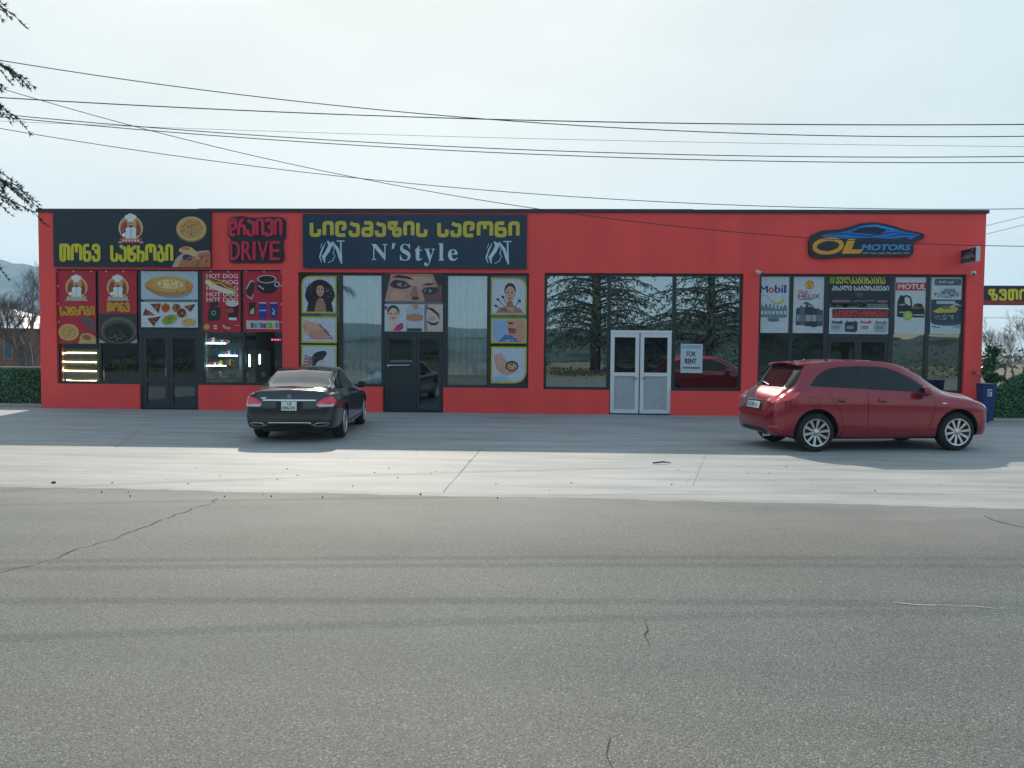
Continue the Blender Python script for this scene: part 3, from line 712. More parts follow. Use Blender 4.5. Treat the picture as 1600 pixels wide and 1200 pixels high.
# ---- motors sign: car-shaped board
sg = thing('motors_sign', 'car shaped navy sign with blue sports car outline and orange letters on red wall', 'sign', (F(1350, 375).x, 0, F(1350, 404).z))
g = MB()
out = fillet([(1262, 378), (1266, 368), (1282, 361), (1312, 359), (1326, 355), (1342, 349.5), (1368, 348), (1392, 353), (1412, 360), (1436, 364), (1443, 368), (1441, 374), (1430, 377), (1425, 380), (1425, 396), (1420, 401.5), (1308, 402), (1296, 404), (1270, 404), (1263, 398)], 4, True)
g.prism(pxz(out), -0.09, -0.001); g.build('backing', mat('sign_navy', C(20, 30, 44), .4), sg)
def m2w(a, b_): p = F(a, b_); return Vector((p.x, -0.0905, p.z))
A = Art(m2w, (0, -1, 0)); A.mb.col = []
BL = C(20, 120, 205); BL2 = C(60, 160, 230); ORG = C(232, 160, 50)
A.poly(fillet([(1280, 370), (1288, 366), (1312, 364), (1330, 359), (1346, 353), (1368, 351.5), (1392, 357), (1414, 364), (1436, 367), (1428, 370), (1420, 376), (1414, 371), (1394, 374), (1376, 373), (1360, 372), (1334, 373), (1312, 373), (1300, 371)], 3, True), BL)
A.poly(fillet([(1326, 364), (1344, 356), (1366, 355), (1384, 360), (1372, 367), (1350, 366)], 3, True), C(20, 36, 56))
A.stroke([(1286, 367), (1318, 366), (1352, 370), (1384, 365), (1408, 363)], [.6, 1.6, 1.6, 1.4, .6], C(16, 30, 48)); A.stroke([(1340, 356), (1366, 353.5), (1396, 360)], [.8, 2.0, .8], BL2)
A.stroke([(1384, 371), (1404, 367), (1430, 368)], [.6, 1.8, .8], C(16, 30, 48))
pts = [(1292+21*math.cos(t*math.pi/16), 385+10.6*math.sin(t*math.pi/16)-4.5*math.cos(t*math.pi/16)*.35) for t in range(32)]
A.stroke(pts, [5.2+1.4*abs(math.cos(t*math.pi/16)) for t in range(32)], ORG, True)
A.poly([(1323, 374), (1334.5, 374), (1328.5, 390.5), (1347, 390.5), (1341, 397), (1313, 397)], ORG)
A.text('MOTORS', 1344, 383, 1421, 391.5, BL2, .5, .3); A.text('Your need, Our service', 1357, 394.2, 1407, 398, C(200, 200, 205)); A.rect(1345, 395.6, 1355, 396.4, C(200, 200, 205)); A.rect(1409, 395.6, 1418, 396.4, C(200, 200, 205))
A.mb.build('sign_print', PRINT, sg, fixn=False)
# ---- projecting box sign at the right end
bx = F(1527, 400, -0.35); sg = thing('projecting_sign', 'small dark projecting box sign with a car picture near right wall end', 'sign', (bx.x, -0.3, bx.z-.25))
x0 = F(1502, 400, -0.1).x; zt_, zb = F(1527, 385, -0.75).z, F(1527, 409, -0.75).z
g = MB(); g.box(x0, x0+.11, -.80, -.08, zb, zt_, bev=.012); g.build('case', mat('sign_case', C(190, 205, 210), .5), sg)
g = MB(); g.box(x0-.006, x0-.001, -.785, -.095, zb+.02, zt_-.02); g.build('sign_face', mat('sign_face_dark', C(14, 22, 30), .35), sg)
def m2w(a, b_): return Vector((x0-.0065, -.785+.69*a, zb+.02+(zt_-zb-.04)*(1-b_)))
A = Art(m2w, (-1, 0, 0)); A.mb.col = []
A.poly([(.95, .75), (.92, .55), (.75, .46), (.6, .3), (.35, .28), (.2, .45), (.08, .55), (.06, .75)], C(110, 125, 135)); A.poly([(.68, .46), (.56, .35), (.38, .34), (.3, .46)], C(30, 45, 60))
A.ell(.25, .76, .08, .1, BLACK); A.ell(.76, .76, .08, .1, BLACK); A.ell(.22, .16, .12, .05, C(60, 150, 140)); A.rect(.1, .88, .9, .92, C(120, 135, 140))
A.mb.build('sign_print', PRINT, sg, fixn=False)
g = MB()
for z in (zb+.08, zt_-.08): g = MB(); g.tube([(x0+.06, -.085, z), (x0+.06, -0.001, z)], .018, 8); g.build('bracket', m_frame, sg)

# ---- bakery banners
PB = 0.056
A = poster('poster', 'narrow red banner with chef emblem, yellow bakery word and flat round bread', 'poster', (91, 423, 150, 537), C(186, 30, 54), PB)
chef(A, 120, 449, 17, C(170, 178, 168)); geo(A, 'საცხობი', 93.5, 477.5, 148, 493.5, 2.7, C(206, 160, 40), .34)
bread(A, 107, 519, 16, 13); A.poly(fillet([(122, 496), (140, 494), (150, 502), (150, 520), (136, 512)], 4), C(110, 78, 84)); A.poly(fillet([(122, 537), (126, 522), (138, 520), (150, 526), (150, 537)], 4), C(206, 158, 106)); A.ell(135, 527, 7, 4, C(150, 88, 56), 10)
eyelets(A, [(89.5+27*i, 424) for i in range(3)]+[(92, 447), (92, 475), (92, 503)]); done(A)
A = poster('poster', 'red banner with chef emblem over a photo of a dark clay bread oven', 'poster', (155, 423, 214, 536), C(186, 30, 54), PB)
chef(A, 184.5, 449, 17, C(170, 178, 168)); geo(A, 'თონე', 167, 472.5, 203, 487.5, 2.9, C(206, 160, 40), .34)
A.rect(155, 490, 214, 536, C(54, 56, 52)); A.ell(185, 516, 28, 21, C(104, 100, 84)); A.ell(185, 518, 25, 18, C(70, 70, 62)); A.ell(185, 520, 22, 15, C(26, 26, 26))
A.specks(184, 524, 16, 8, 26, .6, 1.8, [C(120, 110, 96), C(60, 56, 50), C(150, 140, 130)]); A.poly([(155, 536), (155, 530), (166, 536)], C(160, 165, 170)); A.poly([(214, 536), (214, 529), (203, 536)], C(160, 165, 170)); eyelets(A, [(167, 424), (194, 424)]); done(A)
A = poster('poster', 'pale poster of a boat shaped cheese bread above the bakery door', 'poster', (220.5, 424, 309, 468), C(182, 200, 216), PB)
A.ell(266, 452, 34, 14, C(140, 150, 160), 4); A.ell(264, 447, 38, 15, C(186, 128, 62), 2); A.ell(265, 444, 36, 12.5, C(214, 164, 92), 2); A.poly([(226, 444), (240, 436), (238, 452)], C(206, 152, 80)); A.poly([(304, 445), (290, 438), (290, 453)], C(206, 152, 80))
A.ell(266, 444, 20, 7.5, C(232, 206, 150), 2); A.specks(266, 446, 32, 10, 34, .8, 2.6, [C(170, 110, 52), C(224, 178, 104), C(196, 140, 72)]); eyelets(A, [(222, 424.5), (249, 424.5), (276, 424.5), (302, 424.5)]); done(A)
A = poster('poster', 'white poster of pizza slices and small pizzas above the bakery door', 'poster', (220.5, 472, 309, 511.5), C(206, 216, 224), PB)
for tri_ in (((223, 493), (227, 482), (243, 493)), ((235, 475), (252, 474), (248, 490)), ((230, 498), (252, 494), (240, 510))):
    A.poly(tri_, C(120, 40, 30)); cx, cy = sum(p[0] for p in tri_)/3, sum(p[1] for p in tri_)/3; A.specks(cx, cy, 4, 4, 9, .8, 1.8, [C(216, 176, 80), C(170, 60, 44), C(90, 110, 50)])
for cx, cy, q, cc in ((259, 481, 7.5, C(196, 70, 40)), (276, 481, 7, C(120, 40, 44)), (284, 489, 8, C(110, 34, 40))): A.ell(cx, cy, q, q, TAN); A.ell(cx, cy, q*.86, q*.86, cc); A.specks(cx, cy, q*.7, q*.7, 14, .7, 1.7, [C(230, 200, 110), C(90, 120, 50), C(150, 40, 36)])
A.poly([(288, 478), (306, 475), (298, 487)], C(110, 36, 40)); A.specks(298, 480, 5, 3, 8, .6, 1.4, [C(216, 176, 80), C(170, 60, 44)])
A.ell(265, 499, 12, 7, C(150, 160, 60), -20); A.specks(265, 499, 9, 5, 20, .7, 1.8, [C(90, 120, 40), C(200, 190, 90), C(60, 90, 34)]); A.ell(295, 503, 11, 6, TAN); A.specks(295, 503, 9, 4, 18, .8, 2, [C(200, 90, 50), C(230, 190, 90)]); done(A)
A = poster('poster', 'red hot dog poster with five repeated white lines over coffee bag and cup', 'poster', (317, 424, 376, 519), C(192, 34, 58), PB)
for i, y in enumerate((428, 437.5, 447, 456.5, 465)): A.text('HOT DOG', 323, y, 372, y+6.6, C(226, 214, 214), .25)
A.ell(345, 446.5, 25, 8, C(206, 178, 130), 22); A.ell(343, 449, 24, 6, C(232, 216, 186), 22); A.ell(346, 444, 23, 4, C(150, 62, 40), 22); A.stroke([(326, 437), (336, 442), (345, 442), (356, 450), (366, 452)], 1.6, C(220, 196, 70))
A.poly(fillet([(324, 501), (327, 480), (345, 480), (343, 501)], 3, True), C(20, 44, 44)); A.ell(334, 489, 4, 4, C(130, 150, 140)); A.ell(334, 489, 2.2, 2.2, C(20, 60, 50)); A.ell(334, 475, 8, 4, C(60, 30, 30), -14)
A.poly([(354, 477), (374, 477), (370, 500), (357, 500)], C(40, 34, 36)); A.ell(363, 474, 10, 5, C(214, 208, 196)); A.rect(357.5, 496, 369.5, 500, C(220, 220, 216)); A.ell(360, 485, 6, 4, C(190, 70, 60))
A.ell(323, 511, 5, 4.5, C(206, 160, 80)); A.rect(334, 508, 339, 510, WHITE); A.rect(334, 512, 339, 514, WHITE); A.stroke([(348, 508), (352, 512), (360, 513)], 3.4, C(214, 170, 150)); A.rect(368, 507.5, 374, 509, C(214, 150, 150)); eyelets(A, [(330, 424.5), (357, 424.5)]); done(A)
A = poster('poster', 'red drinks poster with a large black coffee cup, cans and a row of packets', 'poster', (381, 424, 441, 518.5), C(192, 34, 58), PB)
A.ell(418, 447, 17, 12, C(40, 16, 24)); A.poly(fillet([(401, 436), (432, 436), (430, 452), (420, 456), (408, 453)], 6, True), C(30, 32, 38)); A.ell(417, 436, 15, 6.5, C(190, 196, 200)); A.ell(417, 436, 13, 5.2, C(52, 24, 22)); A.stroke([(404, 446), (412, 452)], 2, C(190, 196, 200)); A.ell(433, 444, 4.4, 4.4, C(190, 196, 200)); A.ell(433, 444, 2.6, 2.6, C(40, 18, 24))
A.poly(fillet([(384, 452), (392, 438), (399, 442), (394, 466), (388, 466)], 3, True), C(56, 40, 42)); A.stroke([(385, 452), (392, 439), (397, 440)], 1.6, C(200, 200, 200)); A.stroke([(386, 462), (393, 467), (396, 460)], 1.4, C(200, 200, 200))
A.rrect(389, 472.5, 399, 493, 1.5, C(26, 26, 28)); A.poly([(391, 485), (397, 480), (397, 491), (391, 491)], C(190, 186, 150)); A.rrect(404.5, 472, 416.5, 498, 2, C(24, 60, 160)); A.rect(405, 472.5, 416, 474, WHITE); A.rect(405, 484, 416, 486, C(170, 190, 220)); A.rrect(421.5, 472, 433.5, 497, 2, C(30, 56, 140)); A.rect(422, 472.5, 433, 474, C(200, 205, 220)); A.stroke([(426, 482), (429, 486), (426, 490), (430, 491)], 1.2, WHITE)
A.rect(385, 501, 436, 514, C(206, 206, 206))
for i, cc in enumerate((C(190, 190, 195), C(120, 90, 80), C(60, 160, 190), C(90, 200, 200), C(200, 70, 90), C(50, 80, 190), C(200, 180, 60), C(80, 170, 70), C(206, 190, 120), C(120, 130, 190))): A.rrect(387+4.8*i, 503+(i % 3), 391.4+4.8*i, 512.5, .8, cc)
eyelets(A, [(385, 424.5), (413, 424.5), (440, 424.5), (440, 446), (440, 475), (440, 503)]); done(A)

# ---- salon posters
def yposter(label, px, r, y=.062):
    x0, y0, x1, y1 = px; sh = fillet([(x0, y0), (x1, y0), (x1, y1), (x0, y1)], r, True, 6)
    A = poster('poster', label, 'poster', px, C(196, 186, 62), y, shape=sh)
    k = 2.6; A.poly(fillet([(x0+k, y0+k), (x1-k, y0+k), (x1-k, y1-k), (x0+k, y1-k)], [max(0, q-k) for q in r], True, 6), C(196, 206, 220)); return A
A = yposter('yellow edged salon poster of a woman with huge black hair', (471, 431, 526, 489.5), (14, 0, 0, 0))
A.poly(fillet([(476, 462), (480, 448), (490, 439), (500, 436), (510, 439), (519, 447), (524, 462), (518, 474), (508, 478), (492, 478), (480, 472)], 4, True), C(26, 24, 30)); A.poly(fillet([(479, 487), (482, 470), (490, 464), (510, 464), (518, 472), (521, 487)], 4), C(34, 30, 36))
A.poly([(491, 487), (494, 472), (498, 466), (504, 466), (508, 474), (510, 487)], C(170, 124, 106)); A.ell(500.5, 454, 6, 9.5, C(196, 150, 130)); A.ell(498, 452, 1.5, .8, BLACK); A.ell(503, 452, 1.5, .8, BLACK); A.ell(500.5, 459, 2, .8, C(160, 50, 60)); A.poly([(493, 448), (500, 442), (508, 449), (504, 446), (497, 446)], C(26, 24, 30)); A.specks(484, 450, 8, 9, 26, .6, 1.6, [C(60, 56, 64), C(110, 112, 124), C(20, 18, 22)]); A.specks(516, 456, 7, 10, 26, .6, 1.6, [C(60, 56, 64), C(130, 132, 144), C(20, 18, 22)]); done(A)
def fingers(A, pts, w, c, nail):
    for a, b_ in pts:
        A.stroke([a, ((a[0]+b_[0])/2, (a[1]+b_[1])/2+.8), b_], [w, w*.95, w*.6], c); A.ell(b_[0], b_[1], w*.5, w*.32, nail, 18)
A = yposter('yellow edged salon poster of two hands with red nails', (470.5, 494.5, 526.5, 536), (0,)*4)
A.poly(fillet([(474, 503), (486, 512), (500, 524), (496, 531), (482, 526), (474, 516)], 4, True), C(206, 152, 130))
fingers(A, [((477, 502+4.5*i), (500+3*i, 508+3.2*i)) for i in range(5)], 4.4, C(216, 164, 142), C(180, 30, 44)); fingers(A, [((484, 520+2.4*i), (509+3*i, 516+4*i)) for i in range(4)], 4.2, C(200, 146, 124), C(180, 30, 44)); done(A)
A = yposter('yellow edged salon poster of a curled hand, half hidden behind the black car', (470.5, 539, 526, 597), (0, 0, 0, 8))
A.poly(fillet([(484, 562), (492, 551), (506, 547), (512, 551), (502, 566), (494, 574), (486, 572)], 4, True), C(40, 40, 52)); A.ell(506, 572, 13, 10, C(206, 200, 204)); fingers(A, [((488, 560+3*i), (478-i, 556+4.6*i)) for i in range(4)], 3.6, C(176, 120, 112), C(120, 30, 50)); A.specks(496, 562, 12, 8, 20, .6, 1.6, [C(150, 120, 130), C(60, 60, 74)]); done(A)
A = poster('poster', 'large salon poster close up of two made up eyes over the door', 'poster', (601, 427.5, 691, 471), C(188, 148, 134), .062)
A.poly(fillet([(601, 428), (611, 428), (606, 450), (601, 471)], 3), C(58, 56, 66)); A.poly(fillet([(676, 428), (691, 428), (691, 471), (687, 471), (684, 446)], 3), C(48, 50, 60)); A.poly([(660, 456), (691, 444), (691, 471), (664, 471)], C(120, 84, 80)); A.ell(656, 440, 20, 8, C(202, 164, 148))
A.poly(fillet([(608, 445), (616, 437), (632, 439), (644, 448), (630, 452), (614, 450)], 3, True), C(60, 50, 58)); A.ell(628, 445, 8, 3, C(160, 150, 150), 8); A.ell(630, 445, 3, 2.8, C(40, 50, 60)); A.poly(fillet([(612, 434), (622, 429.5), (638, 432), (648, 438), (636, 435.5), (622, 434)], 2, True), C(46, 36, 36))
A.poly(fillet([(658, 455), (664, 449), (676, 448), (688, 452), (680, 459), (666, 460)], 3, True), C(64, 54, 62)); A.ell(669, 454, 6, 2.6, C(156, 150, 152), 4); A.ell(668, 454, 2.8, 2.6, C(40, 56, 66)); A.poly(fillet([(658, 446), (668, 442), (682, 443), (672, 445.5)], 2, True), C(50, 40, 40))
A.poly(fillet([(646, 446), (651, 447), (654, 462), (648, 465), (640, 463)], 3, True), C(164, 116, 106)); A.ell(649, 466, 6, 3, C(96, 60, 58)); A.ell(621, 462, 12, 7, C(206, 158, 142)); done(A)
A = poster('poster', 'salon poster in three pictures, face, uniform and closed eye, above the door', 'poster', (601, 475.5, 692, 518), C(200, 206, 214), .062)
A.ell(614.5, 487, 9.5, 10, C(40, 36, 44)); A.ell(614.5, 492, 8, 11, C(220, 180, 160)); A.poly([(607, 517), (611, 502), (618, 502), (622, 517)], C(222, 188, 170)); A.ell(611, 490, 2, .8, BLACK); A.ell(618, 490, 2, .8, BLACK); A.ell(614.5, 497, 3, 1, C(180, 60, 80)); A.poly(fillet([(614, 517), (620, 508), (629, 504), (631, 512), (626, 517)], 2), C(196, 40, 120)); A.ell(603, 481, 2.6, 3.4, C(150, 70, 140))
A.poly(fillet([(633, 517), (636, 500), (634, 482), (642, 477), (655, 477), (661, 482), (659, 500), (660, 517)], 2), C(176, 186, 196)); A.poly([(643, 476), (654, 476), (652, 483), (648, 485)], C(196, 140, 122)); A.poly(fillet([(635, 492), (648, 490), (661, 492), (661, 500), (648, 502), (635, 500)], 2, True), C(186, 130, 112)); A.rect(636, 513, 659, 517.5, C(50, 56, 66)); A.poly(fillet([(637, 502), (658, 502), (659, 512), (637, 512)], 1), C(190, 200, 210))
A.rect(663, 476, 691.5, 517.5, C(206, 186, 178)); A.poly([(663, 476), (670, 476), (666, 492), (668, 517), (663, 517)], C(120, 136, 146)); A.poly(fillet([(664, 480), (676, 481), (686, 490), (688, 500), (682, 491), (672, 484)], 2, True), C(80, 56, 52)); A.stroke([(667, 502), (674, 506), (681, 506), (686, 502)], [1.4, 4, 4, 1.2], C(60, 44, 44)); A.ell(675, 497, 7, 3, C(196, 160, 150)); done(A)
A = yposter('yellow edged salon poster of a woman holding makeup brushes', (767, 434, 823, 492), (0, 18, 0, 0))
A.ell(797, 454, 9, 12, C(44, 40, 44)); A.ell(797, 459, 8, 12, C(206, 160, 140)); A.poly(fillet([(775, 489), (780, 482), (792, 478), (793, 470), (801, 470), (802, 478), (814, 482), (818, 489)], 3), C(168, 118, 104)); A.ell(793.5, 457, 1.8, .8, BLACK); A.ell(800.5, 457, 1.8, .8, BLACK); A.ell(797, 466, 2.6, 1, C(180, 60, 70)); A.stroke([(796.9, 458), (796, 462)], .8, C(160, 110, 96))
for a, b_ in (((793, 484), (778, 468)), ((792, 486), (775, 478)), ((796, 483), (786, 464)), ((800, 484), (812, 470))): A.stroke([a, b_], 1, C(30, 28, 32)); A.ell(b_[0], b_[1], 2.6, 1.8, C(30, 28, 32), 40)
fingers(A, [((804, 486-1.5*i), (792-i, 482-1.2*i)) for i in range(4)], 2.4, C(200, 150, 130), C(190, 150, 140)); done(A)
A = yposter('yellow edged salon poster of parted lips against pale blue', (767, 497.5, 823, 536.5), (0,)*4)
A.rect(770, 500.5, 792, 533.5, C(150, 180, 216)); A.poly(fillet([(792, 500), (820, 500), (820, 534), (806, 534), (796, 524), (792, 512)], 3), C(206, 152, 130)); A.poly(fillet([(778, 534), (790, 522), (800, 524), (812, 534)], 3), C(80, 120, 190)); A.ell(800, 515, 7, 2.4, C(150, 60, 60), 4); A.ell(800, 519, 7, 2.6, C(180, 84, 80), -2); A.ell(798, 505, 4, 2, C(110, 66, 60)); A.specks(796, 532, 8, 2, 12, .5, 1.2, [WHITE]); done(A)
A = yposter('yellow edged salon poster of a hand holding a powder compact', (767, 541.5, 823, 599), (0, 0, 22, 0))
A.poly(fillet([(771, 556), (780, 552), (792, 566), (808, 570), (806, 582), (790, 588), (776, 578)], 4, True), C(206, 160, 140)); A.ell(800, 572, 10, 8.4, C(46, 42, 46)); A.ell(800, 572.5, 7.6, 6, C(200, 160, 120)); A.specks(800, 572, 6, 4.6, 12, .8, 1.8, [C(60, 50, 48), C(220, 190, 150)]); fingers(A, [((776, 560+4*i), (784+2*i, 553+4.5*i)) for i in range(3)], 3, C(216, 172, 152), C(190, 130, 140)); A.poly(fillet([(770, 590), (784, 586), (798, 594), (796, 596), (770, 596)], 3), C(160, 190, 220)); done(A)

# ---- empty unit: for rent paper
A = poster('notice', 'white for rent notice with black words taped inside the right hand window', 'notice', (1063.5, 537.5, 1097.5, 582.5), C(206, 214, 220), .098, .003)
A.rect(1065, 539, 1096, 545, C(150, 182, 206)); A.rect(1065, 545, 1096, 581, C(196, 206, 214))
A.text('FOR', 1073, 549, 1086.5, 557.2, BLACK, .25); A.text('RENT', 1070.5, 560.3, 1088, 568, BLACK, .3)
for i in range(11): A.rect(1067+2.5*i, 573.2, 1068.8+2.5*i, 576, C(70, 84, 100))
done(A)
# ---- motor shop posters
PD = .096
A = poster('poster', 'white motor oil poster with blue and red oil company name', 'poster', (1187, 430.5, 1233.5, 520), C(196, 206, 214), PD)
BM = C(24, 60, 160)
for ch, a, b_, cc, y0 in (('M', 1187.5, 1199, BM, 446.5), ('o', 1200.8, 1208.5, C(206, 40, 66), 449.2), ('b', 1210.5, 1218.5, BM, 445.5), ('i', 1220.5, 1222.5, BM, 445.5), ('l', 1225, 1227.4, BM, 445.5)): A.text(ch, a, y0, b_, 457.2, cc, .55)
A.stroke([(1188, 461), (1197, 461), (1206, 471), (1214, 475), (1222, 471), (1226, 464)], [.6, 1, 1.4, 3, 4, .8], C(190, 190, 90))
for i in range(7):
    x = 1188.5+5.9*i; h = 9+4*math.sin(i*1.1)+(2 if i in (3, 4) else 0)
    A.rrect(x, 484-h*.5+ (2 if 1 < i < 5 else 0), x+5.4, 494+(5 if 1 < i < 5 else 2), 1, C(110, 130, 146)); A.rect(x+.8, 486, x+4.4, 491, C(190, 205, 214)); A.rect(x+1.6, 480-h*.4, x+3.6, 484-h*.4, C(70, 90, 110))
A.ell(1209, 500, 9, 2.2, C(90, 110, 130)); done(A)
A = poster('poster', 'white motor oil poster with yellow shell emblem over grey canisters', 'poster', (1239.5, 430.5, 1288, 520.5), C(196, 206, 212), PD)
sh = [(1264.5+6.8*math.cos(R(a))*(1 if a % 30 else .93), 445-6.8*math.sin(R(a))*(1 if a % 30 else .93)) for a in range(-40, 221, 10)]+[(1261.5, 451.5), (1267.5, 451.5)]
A.poly(sh, C(196, 60, 40)); A.poly([(1264.5+(a-1264.5)*.84, 445.3+(b_-445.3)*.84) for a, b_ in sh], C(226, 180, 50))
for a in (50, 70, 90, 110, 130): A.stroke([(1264.5, 450.5), (1264.5+5.6*math.cos(R(a)), 445-5.2*math.sin(R(a)))], .4, C(190, 90, 40))
A.text('Shell', 1247, 453.5, 1261, 458.5, C(200, 60, 70), .15); A.text('HELIX', 1247, 459.5, 1281, 466, C(190, 40, 60), .3); A.rect(1247, 467, 1270, 468.3, C(100, 110, 130))
A.poly(fillet([(1254, 474), (1260, 471), (1268, 476), (1272, 479), (1264, 477)], 1, True), C(80, 92, 104))
for i, (x, y0, w) in enumerate(((1244, 483, 7), (1276, 484, 10), (1268, 482, 9), (1249, 480, 9), (1258, 479, 11))):
    A.rrect(x, y0, x+w, 508+(i % 3)*1.5, 1.2, (C(60, 72, 84), C(72, 84, 96), C(50, 62, 74), C(90, 100, 112), C(44, 56, 70))[i]); A.rect(x+1, 492, x+w-1, 502, (C(150, 160, 168), C(110, 120, 130))[i % 2]); A.rect(x+1.5, y0-2.4, x+4.5, y0, C(40, 50, 60))
done(A)
A = poster('poster', 'dark tyre service poster with yellow green heading over white Georgian line', 'poster', (1296, 430.5, 1391.5, 474.5), C(34, 48, 56), PD)
A.rect(1296, 430.7, 1304, 443, C(110, 160, 60)); A.text('ᲕᲣᲚᲙᲐᲜᲘᲖᲐᲪᲘᲐ', 1306, 432.8, 1382.5, 443.5, C(200, 200, 60), .4); A.text('ᲐᲮᲐᲚᲘ ᲡᲐᲑᲣᲠᲐᲕᲔᲑᲘ', 1300, 446.5, 1389, 454, C(206, 216, 224), .3)
A.ell(1343, 460, 6, 4, C(66, 76, 88)); A.rrect(1300.5, 469, 1329, 472.5, 1, C(150, 100, 120)); A.stroke([(1333, 471), (1340, 469.6), (1350, 471), (1358, 469.5), (1367, 470)], 1.0, C(130, 144, 150)); A.rrect(1371, 469, 1387, 472.5, 1, C(150, 100, 120)); done(A)
A = poster('poster', 'white car battery poster with red Georgian heading and four batteries', 'poster', (1295.5, 481, 1391.5, 522), C(196, 206, 214), PD)
A.rrect(1300, 482.8, 1388.5, 497, 2, C(60, 44, 56)); A.text('ᲐᲙᲣᲛᲣᲚᲐᲢᲝᲠᲔᲑᲘ', 1302, 485, 1387, 495.5, C(206, 60, 66), .55)
for x, cc, c2 in ((1298, C(170, 182, 190), C(50, 66, 84)), (1320, C(60, 58, 68), C(80, 60, 70)), (1343, C(200, 206, 212), C(200, 90, 110)), (1366, C(160, 170, 172), C(120, 136, 140))):
    A.poly([(x, 505), (x+4, 502.5), (x+20, 502.5), (x+20, 516), (x+16, 519.5), (x, 518)], cc); A.poly([(x, 505), (x+4, 502.5), (x+20, 502.5), (x+17, 506)], c2); A.rect(x+3, 509, x+14, 514, C(130, 140, 150)); A.rect(x+2, 501, x+4.5, 503, C(80, 80, 84)); A.rect(x+15, 501, x+17.5, 503, C(80, 80, 84))
done(A)
A = poster('poster', 'white motor oil poster with red name band above black oil canister', 'poster', (1398.5, 430.5, 1448, 522), C(196, 206, 212), PD)
A.rect(1399, 441.5, 1448, 454, C(190, 36, 70)); A.text('MOTUL', 1402.5, 443.8, 1446.5, 451.8, C(216, 206, 214), .5, .1)
A.poly(fillet([(1402, 495), (1402, 472), (1406, 461), (1412, 462), (1414, 474), (1426, 480), (1430, 474), (1440, 474), (1445, 484), (1445, 496), (1410, 496)], 2, True), C(30, 40, 44)); A.stroke(fillet([(1410, 470), (1414, 461.5), (1422, 464), (1424, 474), (1424, 480)], 3), 2.6, C(30, 40, 44)); A.rect(1405, 475, 1414, 477, C(170, 180, 170)); A.rect(1405, 487, 1416, 489, C(170, 180, 170)); A.rect(1428, 491, 1444, 493, C(170, 180, 170))
A.stroke([(1424, 481), (1440, 481)], 1.4, C(150, 140, 90)); A.ell(1419, 493, 7.5, 7.5, C(150, 176, 90)); A.ell(1419, 493, 5, 5, C(176, 196, 110)); A.poly([(1428, 480), (1432, 474), (1434, 481)], C(90, 96, 70)); done(A)
A = poster('poster', 'white car parts poster with a yellow car picture in its middle', 'poster', (1454.5, 430.5, 1504.5, 522), C(192, 204, 210), PD)
A.rrect(1459, 435.5, 1501, 446, 3, C(76, 100, 116)); A.specks(1477, 440.5, 14, 1.8, 30, .8, 1.6, [C(196, 206, 214), C(170, 184, 196)]); A.specks(1480, 460, 20, 5, 60, .6, 2.2, [C(90, 104, 116), C(60, 74, 86), C(130, 144, 152)]); A.rect(1474, 451, 1492, 458, C(120, 136, 148))
A.rect(1455, 468, 1504, 503, C(46, 66, 84)); A.rrect(1463, 470, 1492, 475, 1, C(170, 186, 196)); A.poly(fillet([(1457, 486), (1466, 482), (1474, 477), (1488, 478), (1498, 481), (1494, 488), (1462, 489)], 3, True), C(196, 170, 70)); A.ell(1478, 480, 8, 3, C(90, 120, 70)); A.stroke([(1484, 480), (1494, 475), (1502, 478)], [1, 3, 1], C(180, 190, 196)); A.specks(1479, 496, 20, 4, 36, .6, 1.5, [C(190, 200, 206), C(120, 140, 150)])
A.poly(fillet([(1455, 503), (1504, 503), (1500, 507), (1480, 509), (1460, 507)], 2, True), C(56, 76, 92)); A.stroke([(1457, 510), (1470, 512)], 1.4, C(80, 96, 110)); A.rect(1490, 508, 1502, 512, C(150, 164, 174)); done(A)

# ================================================================== CARS
def pchip(xs, ys):
    n = len(xs); h = [xs[i+1]-xs[i] for i in range(n-1)]; d = [(ys[i+1]-ys[i])/h[i] for i in range(n-1)]; m = [0]*n
    m[0], m[-1] = d[0], d[-1]
    for i in range(1, n-1):
        if d[i-1]*d[i] > 0:
            w1, w2 = 2*h[i]+h[i-1], h[i]+2*h[i-1]; m[i] = (w1+w2)/(w1/d[i-1]+w2/d[i])
    def f(x):
        x = min(max(x, xs[0]), xs[-1]); i = 0
        while i < n-2 and x > xs[i+1]: i += 1
        t = (x-xs[i])/h[i]; t2, t3 = t*t, t*t*t
        return ys[i]*(2*t3-3*t2+1)+h[i]*m[i]*(t3-2*t2+t)+ys[i+1]*(-2*t3+3*t2)+h[i]*m[i+1]*(t3-t2)
    return f
def cr_path(P, n, ten=0.5):
    out = []
    for i in range(len(P)-1):
        p0 = P[i-1] if i else (2*P[0]-P[1] if False else P[0]); p1, p2 = P[i], P[i+1]; p3 = P[i+2] if i+2 < len(P) else P[i+1]
        for j in range(n):
            t = j/n; m1 = (p2-p0)*ten; m2 = (p3-p1)*ten; t2, t3 = t*t, t*t*t
            out.append(p1*(2*t3-3*t2+1)+m1*(t3-2*t2+t)+p2*(-2*t3+3*t2)+m2*(t3-t2))
    out.append(P[-1]); return out

